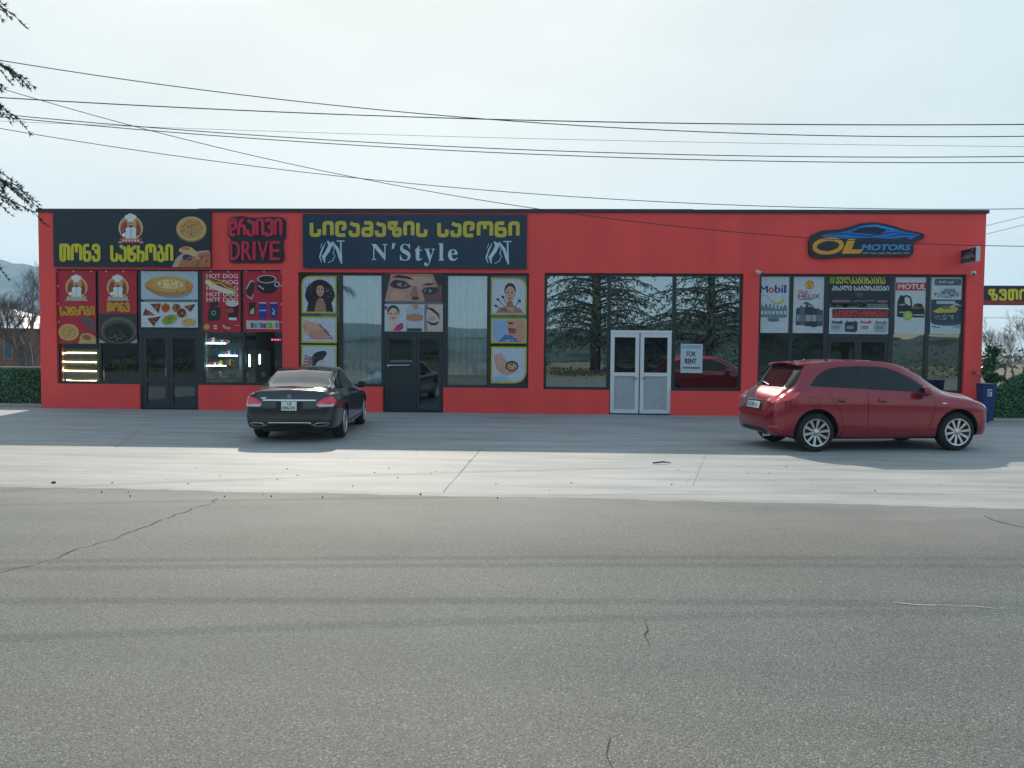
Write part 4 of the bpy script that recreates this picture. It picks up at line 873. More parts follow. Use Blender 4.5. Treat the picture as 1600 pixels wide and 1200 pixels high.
m_blackpl = mat('black_plastic', (0.012, 0.012, 0.013), 0.45)
m_tyre = mat('tyre_rubber', (0.014, 0.014, 0.015), 0.8, var=(30, .3))
m_rim = mat('alloy_rim', (0.62, 0.63, 0.65), 0.28, metal=0.9)
m_carglass = mat('car_glass', (0.006, 0.009, 0.012), 0.03, spec=1.0, coat=1.0, var=(1, .05))
m_sideglass = mat('side_glass', (0.006, 0.010, 0.013), 0.03, spec=.45, var=(1, .05))
m_plate = mat('plate_white', C(222, 224, 220), .4)
m_lampred = mat('lamp_red', (0.85, 0.035, 0.07), 0.12, spec=.7, coat=1.0)
m_lampwhite = mat('lamp_clear', (0.62, 0.62, 0.64), 0.10, spec=.7, coat=1.0)
m_seamd = mat('panel_gap', (0.004, 0.004, 0.005), 0.8)
m_orange = mat('lamp_orange', (0.62, 0.12, 0.02), 0.15, coat=1.0)

class Car:
    def __init__(s, root, st, paint, axles, wr, track, L, arch=None):
        """st rows: x(from rear), zb, W, zs, Wb, zbelt, Wr, zr"""
        s.root, s.paint, s.L = root, paint, L
        xs = [r[0] for r in st]; fs = [pchip(xs, [r[k] for r in st]) for k in range(1, 8)]
        n = 110; X_ = []
        for i in range(n+1):
            t = i/n; X_.append(L*(t + 0.10*math.sin(2*math.pi*t)/(-2*math.pi)*3.2) if False else L*(0.5-0.5*math.cos(math.pi*t))*0.45+L*t*0.55)
        rings = []
        for x in X_:
            zb, W_, zs, Wb, zl, Wr_, zr = [f(x) for f in fs]
            P = [Vector((0, zb)), Vector((.80*W_, zb)), Vector((W_-.035, zb+.07)), Vector((W_, zb+.58*(zs-zb))), Vector((W_-.004, zs)), Vector((Wb, zl)), Vector((Wr_, zr-.055)), Vector((Wr_-.13, zr-.004)), Vector((0, zr+.022))]
            h = cr_path(P, 5); rings.append([(x, p.x, p.y) for p in h])
        m = len(rings[0]); g = MB()
        idx = []
        for r_ in rings:
            row = [g.vert((a, -y, z)) for a, y, z in r_]
            row += [g.vert((a, y, z)) for a, y, z in r_[1:-1][::-1]]
            idx.append(row)
        k = len(idx[0])
        for a, b_ in zip(idx, idx[1:]):
            for j in range(k): g.face((a[j], a[(j+1) % k], b_[(j+1) % k], b_[j]))
        g.face(idx[0]); g.face(idx[-1][::-1])
        s.bvh = BVHTree.FromPolygons(g.v, g.f)
        o = g.build('body', [paint, m_blackpl], root, smooth=True, world=False, auto=50)
        # wheel arches
        ar = arch or wr+.055
        c = MB()
        for ax in axles:
            for sd in (-1, 1):
                y0, y1 = (sd*(track/2-.20), sd*1.3)
                M = Matrix.Translation((ax, 0, wr+.02)) @ Matrix.Rotation(R(90), 4, 'X')
                c2 = MB(); q = 40; i0 = len(c.v)
                for y in (y0, y1):
                    for a in range(q): c.v.append(Vector((ax+ar*math.cos(2*math.pi*a/q), y, wr+.015+ar*math.sin(2*math.pi*a/q))))
                for a in range(q): c.face((i0+a, i0+(a+1) % q, i0+q+(a+1) % q, i0+q+a))
                c.face([i0+a for a in range(q)]); c.face([i0+q+a for a in range(q)][::-1])
        co = c.build('arch_cutter', m_blackpl, root, world=False)
        md = o.modifiers.new('b', 'BOOLEAN'); md.object = co; md.operation = 'DIFFERENCE'; md.solver = 'EXACT'
        dg = bpy.context.evaluated_depsgraph_get(); dg.update()
        me = bpy.data.meshes.new_from_object(o.evaluated_get(dg)); o.modifiers.clear(); old = o.data; o.data = me; me.name = 'body'
        bpy.data.meshes.remove(old); bpy.data.objects.remove(co)
        for p in me.polygons:
            cc = p.center
            if cc.z < 2*wr+.1:
                for ax in axles:
                    d = math.hypot(cc.x-ax, cc.z-wr-.015)
                    inner = abs(cc.y) < track/2-.20+.03
                    if d < ar+.004 and (d > ar-.02 and abs(p.normal.y) < .6 and abs(cc.y) < s_w(fs, cc.x)-.004 or (inner and d < ar)): p.material_index = 1
            if cc.z < 0.24 and p.normal.z < -.5: p.material_index = 1
        me.set_sharp_from_angle(angle=R(40))
        s.body = o; s.axles, s.wr, s.track = axles, wr, track
    def hit(s, axis, a, b_, side=1):
        if axis == 'y': o, d = Vector((a, side*4, b_)), Vector((0, -side, 0))
        elif axis == 'rear': o, d = Vector((-4, a, b_)), Vector((1, 0, 0))
        elif axis == 'front': o, d = Vector((s.L+4, a, b_)), Vector((-1, 0, 0))
        else: o, d = Vector((a, b_, 5)), Vector((0, 0, -1))
        h = s.bvh.ray_cast(o, d)
        if h[0] is None: h = s.bvh.find_nearest(o+d*4)
        n = h[1]; n = n if n.dot(d) < 0 else -n
        return h[0], d, n
    def decal(s, name, poly, axis, m, off=.004, side=1, parent=None, sub=3, depth=.010, build=True, mb=None):
        """a panel with its own outline, laid on the body surface and given depth"""
        g = mb or MB(); V = [Vector((a, b_, 0)) for a, b_ in poly]
        tris = [[V[i].copy() for i in t] for t in tessellate_polygon([V])]
        for _ in range(sub):
            new = []
            for a, b_, c in tris:
                ab, bc, ca = (a+b_)/2, (b_+c)/2, (c+a)/2; new += [[a, ab, ca], [ab, b_, bc], [ca, bc, c], [ab, bc, ca]]
            tris = new
        ids = {}; cnt = {}; F_ = []; inner = {}
        def vid_(p):
            k = (round(p.x, 5), round(p.y, 5))
            if k not in ids:
                q, d, n = s.hit(axis, p.x, p.y, side); w = (n*.6-d*.4); ids[k] = g.vert(q+w*off); inner[ids[k]] = q-n*depth
            return ids[k]
        for t in tris:
            f = tuple(vid_(p) for p in t)
            if len(set(f)) == 3: F_.append(f); g.face(f)
        for f in F_:
            for a, b_ in ((f[0], f[1]), (f[1], f[2]), (f[2], f[0])): cnt[frozenset((a, b_))] = cnt.get(frozenset((a, b_)), 0)+1
        bi = {}
        for f in F_:
            for a, b_ in ((f[0], f[1]), (f[1], f[2]), (f[2], f[0])):
                if cnt[frozenset((a, b_))] == 1:
                    for q in (a, b_):
                        if q not in bi: bi[q] = g.vert(inner[q])
                    g.face((a, bi[a], bi[b_], b_))
        if not build: return g
        return g.build(name, m, parent or s.root, smooth=True, world=False, auto=35, fixn=False)
    def line(s, name, pts, axis, m, w=.008, off=.0015, side=1, parent=None, mb=None, build=True):
        g = mb or MB(); P2 = []
        pts = [Vector((p[0], p[1])) for p in pts]
        for a, b_ in zip(pts, pts[1:]):
            k = max(1, int((b_-a).length/.05))
            for i in range(k): P2.append(a.lerp(b_, i/k))
        P2.append(pts[-1]); prev = None
        for i, p in enumerate(P2):
            d = (P2[min(i+1, len(P2)-1)]-P2[max(i-1, 0)]).normalized(); nn = Vector((-d.y, d.x))*w/2; row = []
            for q in (p+nn, p-nn):
                h, dd, n = s.hit(axis, q.x, q.y, side); row.append(g.vert(h+(n*.6-dd*.4)*off))
            if prev: g.face((prev[0], row[0], row[1], prev[1]))
            prev = row
        if not build: return g
        return g.build(name, m, parent or s.root, world=False, fixn=False)
    def wheels(s, rim_fn, steer=0.0, sides=(-1, 1)):
        wr, tw = s.wr, .225
        for ax in s.axles:
            for sd in (-1, 1):
                yc = sd*(s.track/2)
                M = Matrix.Translation((ax, yc, wr)) @ Matrix.Rotation(R(90 if sd < 0 else -90), 4, 'X')
                g = MB(); h = tw/2; ri = wr-.105
                g.lathe([(ri, -h+.01), (ri+.03, -h), (wr-.03, -h+.005), (wr-.008, -h+.03), (wr, -h+.06), (wr, h-.06), (wr-.008, h-.03), (wr-.03, h-.005), (ri+.03, h), (ri, h-.01)], M, 40, closed=True)
                w_ = g.build('wheel', m_tyre, s.root, smooth=True, world=False)
                g = MB(); rim_fn(g, M, ri, h); g.build('rim', [m_rim, m_blackpl], w_, smooth=True, world=False, auto=40)
def s_w(fs, x): return fs[1](x)

def rim_ten(g, M, ri, h):
    g.lathe([(ri+.012, h-.004), (ri+.006, h+.006), (ri-.014, h+.002), (ri-.02, h-.03), (ri-.03, -h+.02), (ri, -h+.015)], M, 40)
    g.lathe([(.001, h-.055), (ri-.02, h-.075)], M, 24, 1)
    for i in range(10):
        a = 2*math.pi*i/10+.157; da = .105 if i % 2 else -.105
        ca, sa = math.cos(a), math.sin(a); cb, sb = math.cos(a), math.sin(a)
        def pt(r_, off, z): return M @ Vector((r_*ca-off*sa, r_*sa+off*ca, z))
        w0, w1 = .017, .024; q = [pt(.045, -w0, h-.022), pt(.045, w0, h-.022), pt(ri-.012, w1, h-.004), pt(ri-.012, -w1, h-.004)]
        b_ = [pt(.045, -w0, h-.05), pt(.045, w0, h-.05), pt(ri-.012, w1, h-.045), pt(ri-.012, -w1, h-.045)]
        g.quad(*q); g.quad(q[0], b_[0], b_[3], q[3]); g.quad(q[1], q[2], b_[2], b_[1])
    g.lathe([(.001, h-.006), (.022, h-.008), (.03, h-.016), (.062, h-.02), (.07, h-.035), (.07, h-.06)], M, 20)
    for i in range(5):
        a = 2*math.pi*i/5; g.lathe([(.001, h-.016), (.007, h-.017), (.007, h-.03)], M @ Matrix.Translation((.045*math.cos(a), .045*math.sin(a), 0)), 6, 1)
def rim_five(g, M, ri, h):
    g.lathe([(ri+.012, h-.004), (ri+.006, h+.006), (ri-.014, h+.002), (ri-.02, h-.03), (ri-.03, -h+.02), (ri, -h+.015)], M, 40)
    g.lathe([(.001, h-.06), (ri-.02, h-.08)], M, 24, 1)
    for i in range(5):
        for off in (-.024, .024):
            a = 2*math.pi*i/5+.3; ca, sa = math.cos(a), math.sin(a)
            def pt(r_, o_, z): return M @ Vector((r_*ca-o_*sa, r_*sa+o_*ca, z))
            e = off*2.0; q = [pt(.045, off-.012, h-.02), pt(.045, off+.012, h-.02), pt(ri-.014, e+.015, h-.006), pt(ri-.014, e-.015, h-.006)]; b_ = [p-(M.to_3x3() @ Vector((0, 0, .035))) for p in q]
            g.quad(*q); g.quad(q[0], b_[0], b_[3], q[3]); g.quad(q[1], q[2], b_[2], b_[1])
    g.lathe([(.001, h-.008), (.03, h-.012), (.065, h-.02), (.07, h-.06)], M, 20)

def plate(car, lines, x, yc, zc, w, h, tilt=0.0, chars=None):
    M = Matrix.Translation((x, yc, zc)) @ Matrix.Rotation(R(tilt), 4, 'Y')
    g = MB(); g.box(-.012, 0, -w/2, w/2, -h/2, h/2, 0, M); o = g.build('number_plate', m_plate, car.root, world=False)
    def m2w(a, b_): return M @ Vector((-.0125, w/2-a*w, h/2-b_*h))
    A = Art(m2w, (-1, 0, 0)); A.mb.col = []
    for t_, x0, y0, x1, y1 in lines: A.text(t_, x0, y0, x1, y1, BLACK, .006)
    A.mb.build('plate_lettering', PRINT, o, world=False, fixn=False)
    return o
def mirror_cap(car, name, x, y, z, sd, m, sz=(.11, .20, .15)):
    g = MB(); bm = bmesh.new(); bmesh.ops.create_uvsphere(bm, u_segments=18, v_segments=12, radius=1)
    for v in bm.verts:
        c_ = v.co; c_.x = max(-.55, c_.x); v.co = Vector((x+c_.x*sz[0], y+sd*(.10+c_.y*sz[1]*.5), z+c_.z*sz[2]*.55))
    g.bm(bm); bm.free()
    o = g.build(name, m, car.root, smooth=True, world=False, auto=60)
    q = MB(); q.box(x-.03, x+.03, min(y, y+sd*.05)-.02, max(y, y+sd*.05)+.02, z-.075, z-.045); q.build('mirror_foot', m_blackpl, o, world=False)
    q = MB(); q.box(x-.55*sz[0]-.004, x-.55*sz[0]-.001, y+sd*.10-.075, y+sd*.10+.075, z-.05, z+.05); q.build('mirror_glass', m_carglass, o, world=False)

# camera-frame ground points -> world
def cw(xc, zc):
    h = Vector((math.cos(YAW), math.sin(YAW), 0)); f = Vector((-math.sin(YAW), math.cos(YAW), 0)); p = CAM+h*xc+f*zc; return Vector((p.x, p.y, 0))

# ---------------- red crossover
pr = G(1275, 706.5); pf = G(1493, 704.8)
hd = (pf-pr); hd.z = 0; ang = math.atan2(hd.y, hd.x); u = hd.normalized(); lat = Vector((-u.y, u.x, 0))
TR, AXR = 1.53, 0.765
orig = pr-u*AXR+lat*(TR/2+.11)
mid = (pf+pr)/2
rc = thing('parked_car', 'dark red crossover parked side on before the motor shop', 'car', (orig.x, orig.y, 0), ang)
p_red = mat('red_car_paint', (0.30, 0.006, 0.022), 0.28, metal=0.3, spec=.5, coat=1.0, var=(900, .25))
st = [(0.00,.36,.64,.60,.62,.66,.53,.735),(0.05,.30,.77,.70,.74,.80,.65,.87),(0.12,.28,.83,.78,.80,.90,.70,.97),(0.22,.28,.868,.84,.828,.985,.70,1.06),(0.32,.27,.882,.88,.832,1.04,.695,1.125),(0.45,.27,.888,.895,.835,1.075,.675,1.27),(0.58,.27,.888,.90,.835,1.09,.655,1.43),(0.68,.27,.888,.90,.835,1.09,.635,1.535),
      (0.95,.26,.888,.90,.835,1.09,.622,1.580),(1.4,.24,.886,.90,.832,1.07,.625,1.603),(2.0,.24,.886,.89,.83,1.04,.618,1.600),(2.4,.24,.886,.88,.83,1.02,.605,1.545),(2.8,.24,.886,.87,.828,1.0,.60,1.385),(3.1,.24,.886,.86,.82,.985,.62,1.20),(3.38,.25,.886,.85,.81,.965,.64,1.065),
      (3.72,.26,.88,.83,.80,.92,.64,1.005),(3.92,.27,.855,.79,.775,.86,.61,.945),(4.04,.27,.79,.75,.72,.81,.57,.89),(4.12,.28,.69,.68,.65,.75,.52,.82),(4.165,.33,.54,.60,.52,.67,.44,.72)]
car = Car(rc, st, p_red, (AXR, AXR+2.67), .342, TR, 4.165, .405)
car.wheels(rim_ten)
for sd in (-1, 1):
    w_ = fillet([(.66, 1.155), (.80, 1.31), (1.00, 1.44), (1.22, 1.487), (1.68, 1.505), (1.68, 1.105)], [.02, .06, .1, .1, .01, .01], True)
    car.decal('side_window', w_, 'y', m_sideglass, .004, sd)
    car.decal('pillar_trim', [(1.681, 1.505), (1.744, 1.507), (1.744, 1.102), (1.681, 1.105)], 'y', m_blackpl, .003, sd)
    w_ = fillet([(1.745, 1.10), (1.745, 1.507), (2.05, 1.497), (2.30, 1.45), (2.66, 1.285), (2.93, 1.085), (2.93, 1.045)], [.01, .02, .1, .15, .1, .03, .02], True)
    car.decal('side_window', w_, 'y', m_sideglass, .004, sd)
    g = MB()
    for pts in ([(1.71, 1.50), (1.71, .62), (1.72, .33)], [(2.96, 1.0), (2.98, .80), (2.90, .5), (2.88, .33)], [(1.02, 1.06), (1.06, .90), (1.18, .74), (1.26, .5), (1.27, .33)], [(1.30, .335), (2.88, .335)]):
        car.line('x', pts, 'y', m_seamd, .009, .0015, sd, mb=g, build=False)
    g.build('door_gaps', m_seamd, rc, world=False, fixn=False)
    for x0 in (1.32, 2.42-.62+.04):
        pass
    for xh in (1.13, 1.90):
        car.decal('handle_recess', fillet([(xh+.01, .955), (xh+.17, .955), (xh+.16, .875), (xh+.02, .875)], .03, True), 'y', m_seamd, .003, sd, sub=2)
        car.decal('door_handle', fillet([(xh, .915), (xh+.02, .935), (xh+.19, .925), (xh+.20, .905), (xh+.18, .895), (xh+.02, .897)], .01, True), 'y', p_red, .028, sd, depth=.004, sub=2)
    # arch lip and sill
    car.decal('sill', [(1.22, .265), (3.0, .265), (2.98, .345), (1.24, .345)], 'y', p_red, .022, sd, sub=4)
    mirror_cap(car, 'door_mirror', 2.74, sd*.85, 1.075, sd, p_red, (.12, .22, .17))
    # lamps
    car.decal('headlight', fillet([(3.84, .875), (3.96, .885), (4.05, .83), (4.11, .74), (4.12, .66), (4.06, .69), (3.96, .79)], .02, True), 'y', m_lampwhite, .010, sd, sub=4)
    car.decal('side_repeater', [(3.12, .865), (3.20, .862), (3.195, .848), (3.125, .85)], 'y', m_chrome, .006, sd, sub=1)
    tl = fillet([(sd*.44, .905), (sd*.62, .985), (sd*.80, 1.0), (sd*.852, .98), (sd*.845, .92), (sd*.80, .845), (sd*.62, .85), (sd*.47, .865)], .02, True)
    t_ = car.decal('tail_light', tl, 'rear', m_lampred, .014, sub=4)
    car.decal('tail_lens', fillet([(sd*.46, .90), (sd*.56, .935), (sd*.57, .875), (sd*.48, .872)], .015, True), 'rear', m_lampwhite, .020, parent=t_, sub=2)
    car.decal('indicator_lens', fillet([(sd*.67, .905), (sd*.80, .90), (sd*.79, .86), (sd*.67, .862)], .012, True), 'rear', m_orange, .020, parent=t_, sub=2)
    car.decal('rear_reflector', [(sd*.62, .445), (sd*.80, .455), (sd*.79, .425), (sd*.62, .415)], 'rear', m_lampred, .004, sub=2)
    car.line('door_crease', [(1.34, .44), (2.0, .425), (2.84, .43)], 'y', p_red, .03, .010, sd)
    car.decal('tail_light_side', fillet([(.09, .89), (.11, .965), (.24, 1.03), (.47, 1.055), (.44, 1.02), (.34, .95), (.24, .90)], .02, True), 'y', m_lampred, .012, sd, sub=4)
    car.line('body_crease', [(.95, .93), (1.6, .955), (2.4, .93), (3.0, .86), (3.25, .80)], 'y', p_red, .016, .006, sd)
# fuel flap seam sits on the right flank
car.line('fuel_flap', [(.62, .96), (.80, .96), (.80, .80), (.62, .80), (.62, .96)], 'y', m_seamd, .006, .0015, -1)
rw = car.decal('rear_window', fillet([(-.60, 1.49), (.60, 1.49), (.70, 1.19), (.66, 1.125), (-.66, 1.125), (-.70, 1.19)], .05, True), 'rear', m_sideglass, .016, sub=5)
g = MB(); h0 = car.hit('rear', -.02, 1.14)[0]; h1 = car.hit('rear', .40, 1.19)[0]; g.tube([h0+Vector((-.03, 0, 0)), (h0+h1)/2+Vector((-.04, 0, .01)), h1+Vector((-.03, 0, 0))], [.016, .011, .007], 6); g.build('rear_wiper', m_blackpl, rc, world=False)
car.decal('windscreen', fillet([(2.36, .50), (2.36, -.50), (3.28, -.66), (3.28, .66)], .06, True), 'z', m_carglass, .004, sub=4)
g = MB(); prof = [(-.62, 0), (-.56, .012), (.56, .012), (.62, 0)]                     # roof spoiler over the rear window
bmx = bmesh.new(); g2 = []
for i in range(13):
    y = -.60+1.2*i/12; e = 1-abs(y/.60)**4*.5; top = car.hit('z', .88, y)[0].z
    g2.append([(.88, y, top+.004), (.53+.05*(1-e), y, top-.022), (.52+.05*(1-e), y, top-.045), (.72, y, top-.06)])
for a, b_ in zip(g2, g2[1:]):
    for j in range(3): g.quad(a[j], b_[j], b_[j+1], a[j+1])
for a in (g2[0], g2[-1]): g.quad(*a)
g.build('roof_spoiler', p_red, rc, smooth=True, world=False, auto=50)
car.decal('bumper_lower', fillet([(-.50, .31), (.50, .31), (.48, .37), (.40, .385), (-.40, .385), (-.48, .37)], .03, True), 'rear', m_blackpl, .006, sub=3)
car.decal('plate_recess', fillet([(-.34, .86), (.34, .86), (.32, .70), (-.32, .70)], .03, True), 'rear', m_blackpl, .003, sub=3)
hp = car.hit('rear', 0, .78)[0]; plate(car, [('AZ·501·SZ', .08, .2, .92, .8)], hp.x-.008, 0, .785, .50, .125, 14)
car.decal('tailgate_trim', fillet([(-.38, .885), (.38, .885), (.38, .868), (-.38, .868)], .006, True), 'rear', m_chrome, .012, sub=2)
g = MB()                                                              # three-diamond badge on the tailgate
hb = car.hit('rear', 0, .955)[0]
for a in (90, 210, 330):
    c_ = Vector((hb.x-.014, .030*math.cos(R(a)), .955+.030*math.sin(R(a)))); d1 = Vector((0, math.cos(R(a)), math.sin(R(a))))*.028; d2 = Vector((0, -math.sin(R(a)), math.cos(R(a))))*.016
    g.quad(c_+d1, c_+d2, c_-d1, c_-d2)
g.build('badge', m_chrome, rc, world=False)
car.line('tailgate_gap', [(-.72, .62), (-.5, .60), (.5, .60), (.72, .62)], 'rear', m_seamd, .010, .002)
car.line('bumper_shelf', [(-.70, .665), (-.4, .655), (.4, .655), (.70, .665)], 'rear', m_chrome if False else p_red, .05, .02)
g = MB(); g.tube([(.10, -.46, .27), (-.02, -.46, .265)], .032, 12); g.build('exhaust', m_chrome, rc, world=False)
g = MB(); tz = car.hit('z', .95, 0)[0]; g.tube([tz+Vector((0, 0, -.005)), tz+Vector((.02, 0, .03)), tz+Vector((-.16, 0, .19))], [.02, .012, .004], 6); g.build('antenna', m_blackpl, rc, world=False)
car.decal('front_grille', fillet([(-.42, .66), (.42, .66), (.46, .45), (-.46, .45)], .04, True), 'front', m_blackpl, .004, sub=3)
g = MB(); g.box(.5, 3.9, -.62, .62, .20, .28); g.build('underbody', m_blackpl, rc, world=False)
# ---------------- black saloon
rl = G(409, 683.5); rr_ = G(532, 682.5); mid = (rl+rr_)/2
ang = R(95.2); u = Vector((math.cos(ang), math.sin(ang), 0)); AXR = 1.04
orig = mid-u*AXR*.96
bc = thing('parked_car', 'black saloon parked nose in facing the salon, rear towards the road', 'car', (orig.x, orig.y, 0), ang)
bc.scale = (.96, .96, .96)
p_blk = mat('black_car_paint', (0.010, 0.013, 0.016), 0.28, metal=0.2, spec=.5, coat=1.0, var=(900, .3))
st = [(0.00,.37,.66,.60,.64,.70,.56,.79),(0.05,.30,.78,.70,.755,.83,.68,.945),(0.12,.27,.84,.76,.79,.90,.71,1.005),(0.30,.26,.88,.80,.805,.925,.71,1.00),(0.58,.25,.90,.82,.82,.935,.69,1.02),(0.80,.25,.904,.83,.82,.94,.665,1.085),(1.10,.24,.905,.83,.82,.94,.635,1.235),(1.40,.23,.905,.83,.82,.94,.60,1.355),
      (1.80,.22,.905,.83,.82,.935,.585,1.415),(2.30,.22,.905,.83,.82,.925,.585,1.42),(2.70,.22,.905,.82,.82,.92,.585,1.365),(3.05,.22,.904,.81,.82,.91,.60,1.21),(3.40,.22,.90,.80,.81,.895,.64,1.02),(3.8,.22,.895,.78,.79,.85,.62,.93),(4.2,.23,.88,.74,.76,.80,.58,.86),(4.5,.25,.82,.66,.70,.72,.52,.76),(4.64,.28,.68,.60,.60,.64,.45,.68),(4.69,.34,.50,.50,.50,.55,.40,.60)]
car = Car(bc, st, p_blk, (AXR, AXR+2.84), .332, 1.56, 4.69, .385)
car.wheels(rim_five)
for sd in (-1, 1):
    ch = fillet([(.84, .985), (1.02, 1.16), (1.35, 1.275), (1.80, 1.335), (2.25, 1.335), (2.66, 1.255), (3.10, 1.0), (3.16, .955), (2.5, .955), (1.2, .972)], [.02, .1, .15, .2, .2, .15, .05, .02, .3, .3], True)
    fr = car.decal('window_trim', ch, 'y', m_chrome, .004, sd)
    for w_ in ([(1.10, 1.0), (1.10, 1.16), (1.40, 1.262), (1.80, 1.318), (2.0, 1.322), (1.97, .982), (1.4, .985)], [(2.05, 1.322), (2.25, 1.318), (2.65, 1.238), (3.02, 1.02), (3.06, .975), (2.5, .978), (2.02, .982)], [(.90, .998), (1.03, 1.135), (1.075, 1.15), (1.075, .995)]):
        car.decal('side_window', fillet(w_, .02, True), 'y', m_sideglass, .008, sd, parent=fr)
    g = MB()
    for pts in ([(2.03, .95), (2.03, .6), (2.0, .30)], [(3.14, .94), (3.2, .75), (3.10, .30)], [(1.02, .95), (1.06, .85), (1.35, .62), (1.45, .30)], [(1.45, .305), (3.10, .305)]):
        car.line('x', pts, 'y', m_seamd, .009, .0015, sd, mb=g, build=False)
    g.build('door_gaps', m_seamd, bc, world=False, fixn=False)
    for xh in (1.22, 2.12):
        car.decal('door_handle', fillet([(xh, .850), (xh+.22, .842), (xh+.22, .826), (xh, .832)], .008, True), 'y', m_chrome if False else p_blk, .026, sd, depth=.004, sub=2)
        car.decal('handle_trim', [(xh+.01, .855), (xh+.20, .848), (xh+.20, .844), (xh+.01, .850)], 'y', m_chrome, .028, sd, sub=1)
    car.line('body_crease', [(.5, .80), (1.6, .79), (2.6, .75), (3.4, .70)], 'y', p_blk, .014, .005, sd)
    car.decal('sill', [(1.42, .245), (3.45, .245), (3.43, .31), (1.44, .31)], 'y', p_blk, .02, sd, sub=4)
    mirror_cap(car, 'door_mirror', 3.0, sd*.86, 1.01, sd, p_blk, (.12, .20, .15))
    tl = fillet([(sd*.50, .745), (sd*.545, .80), (sd*.64, .86), (sd*.76, .895), (sd*.815, .885), (sd*.85, .80), (sd*.845, .735), (sd*.80, .70), (sd*.56, .70)], .025, True)
    t_ = car.decal('tail_light', tl, 'rear', m_lampred, .014, sub=4)
    car.decal('tail_lens', fillet([(sd*.50, .742), (sd*.66, .748), (sd*.83, .745), (sd*.80, .70), (sd*.56, .70)], .015, True), 'rear', m_lampwhite, .018, parent=t_, sub=4)
    car.line('tail_lamp_bar', [(sd*.56, .79), (sd*.66, .83), (sd*.78, .845), (sd*.83, .80)], 'rear', mat('lamp_red_bright', (0.75, .05, .08), .2), .022, .018, parent=t_)
    ex_ = fillet([(sd*.44, .345), (sd*.52, .395), (sd*.72, .40), (sd*.745, .375), (sd*.70, .335), (sd*.50, .325)], .015, True)
    e_ = car.decal('exhaust_trim', ex_, 'rear', m_chrome, .012, sub=3)
    car.decal('exhaust_opening', fillet([(sd*.475, .348), (sd*.53, .385), (sd*.71, .389), (sd*.725, .372), (sd*.69, .345), (sd*.51, .337)], .012, True), 'rear', m_blackpl, .016, parent=e_, sub=2)
    car.decal('headlight', fillet([(4.15, .76), (4.40, .74), (4.58, .64), (4.52, .60), (4.3, .66)], .02, True), 'y', m_lampwhite, .010, sd, sub=4)
rw = fillet([(-.535, 1.365), (-.3, 1.378), (.3, 1.378), (.535, 1.365), (.685, 1.07), (.66, 1.04), (.3, 1.028), (-.3, 1.028), (-.66, 1.04), (-.685, 1.07)], [.03, .2, .2, .03, .03, .03, .3, .3, .03, .03], True)
tr_ = car.decal('rear_window_trim', [(a*1.03, 1.2+(b_-1.2)*1.05) for a, b_ in rw], 'rear', m_chrome, .003, sub=4)
car.decal('rear_window', rw, 'rear', m_carglass, .008, sub=4, parent=tr_)
car.decal('windscreen', fillet([(2.55, .48), (2.55, -.48), (3.36, -.66), (3.36, .66)], .06, True), 'z', m_carglass, .004, sub=4)
car.decal('trunk_trim', fillet([(-.50, .835), (.50, .835), (.50, .812), (-.50, .812)], .006, True), 'rear', m_chrome, .012, sub=3)
car.line('trunk_gap', [(-.76, .905), (-.60, .84), (-.53, .74), (-.50, .66), (-.42, .615), (.42, .615), (.50, .66), (.53, .74), (.60, .84), (.76, .905)], 'rear', m_seamd, .010, .002)
car.line('bumper_strip', [(-.44, .345), (-.38, .395), (.38, .395), (.44, .345)], 'rear', m_chrome, .018, .008)
car.decal('diffuser', fillet([(-.46, .275), (.46, .275), (.42, .375), (-.42, .375)], .02, True), 'rear', m_blackpl, .005, sub=3)
for q, nm in ((-.80, 'x'), ):
    car.decal('model_badge', fillet([(.44, .875), (.53, .873), (.53, .853), (.44, .855)], .004, True), 'rear', m_chrome, .008, sub=1)
hb = car.hit('rear', 0, .89)[0]; g = MB()
M = Matrix.Translation((hb.x-.012, 0, .888)) @ Matrix.Rotation(R(-90), 4, 'Y')
g.lathe([(.046, -.004), (.046, .008), (.040, .008), (.040, -.004)], M, 28, closed=True)
for a in (90, 210, 330):
    e = Vector((hb.x-.016, .041*math.cos(R(a)), .888+.041*math.sin(R(a)))); c_ = Vector((hb.x-.020, 0, .888)); n = Vector((0, -math.sin(R(a)), math.cos(R(a))))*.007
    g.tri(c_+n, e, c_-n)
g.build('badge', m_chrome, bc, world=False)
hp = car.hit('rear', 0, .72)[0]
car.decal('plate_recess', fillet([(-.26, .80), (.26, .80), (.23, .63), (-.23, .63)], .03, True), 'rear', m_blackpl, .002, sub=3)
plate(car, [('UI', .40, .08, .64, .44), ('094-VV', .08, .54, .92, .92)], hp.x-.02, 0, .715, .285, .175, 6)
g = MB(); g.box(.5, 4.3, -.62, .62, .17, .26); g.build('underbody', m_blackpl, bc, world=False)

# ================================================================== SHOP INTERIORS AND SMALL THINGS
m_warm = mat('warm_led', (1, .9, .6), .5, emit=((1.0, 0.78, 0.36), 4.5))
m_cold = mat('cold_led', (.8, .95, 1), .5, emit=((0.75, 0.95, 1.0), 7.0))
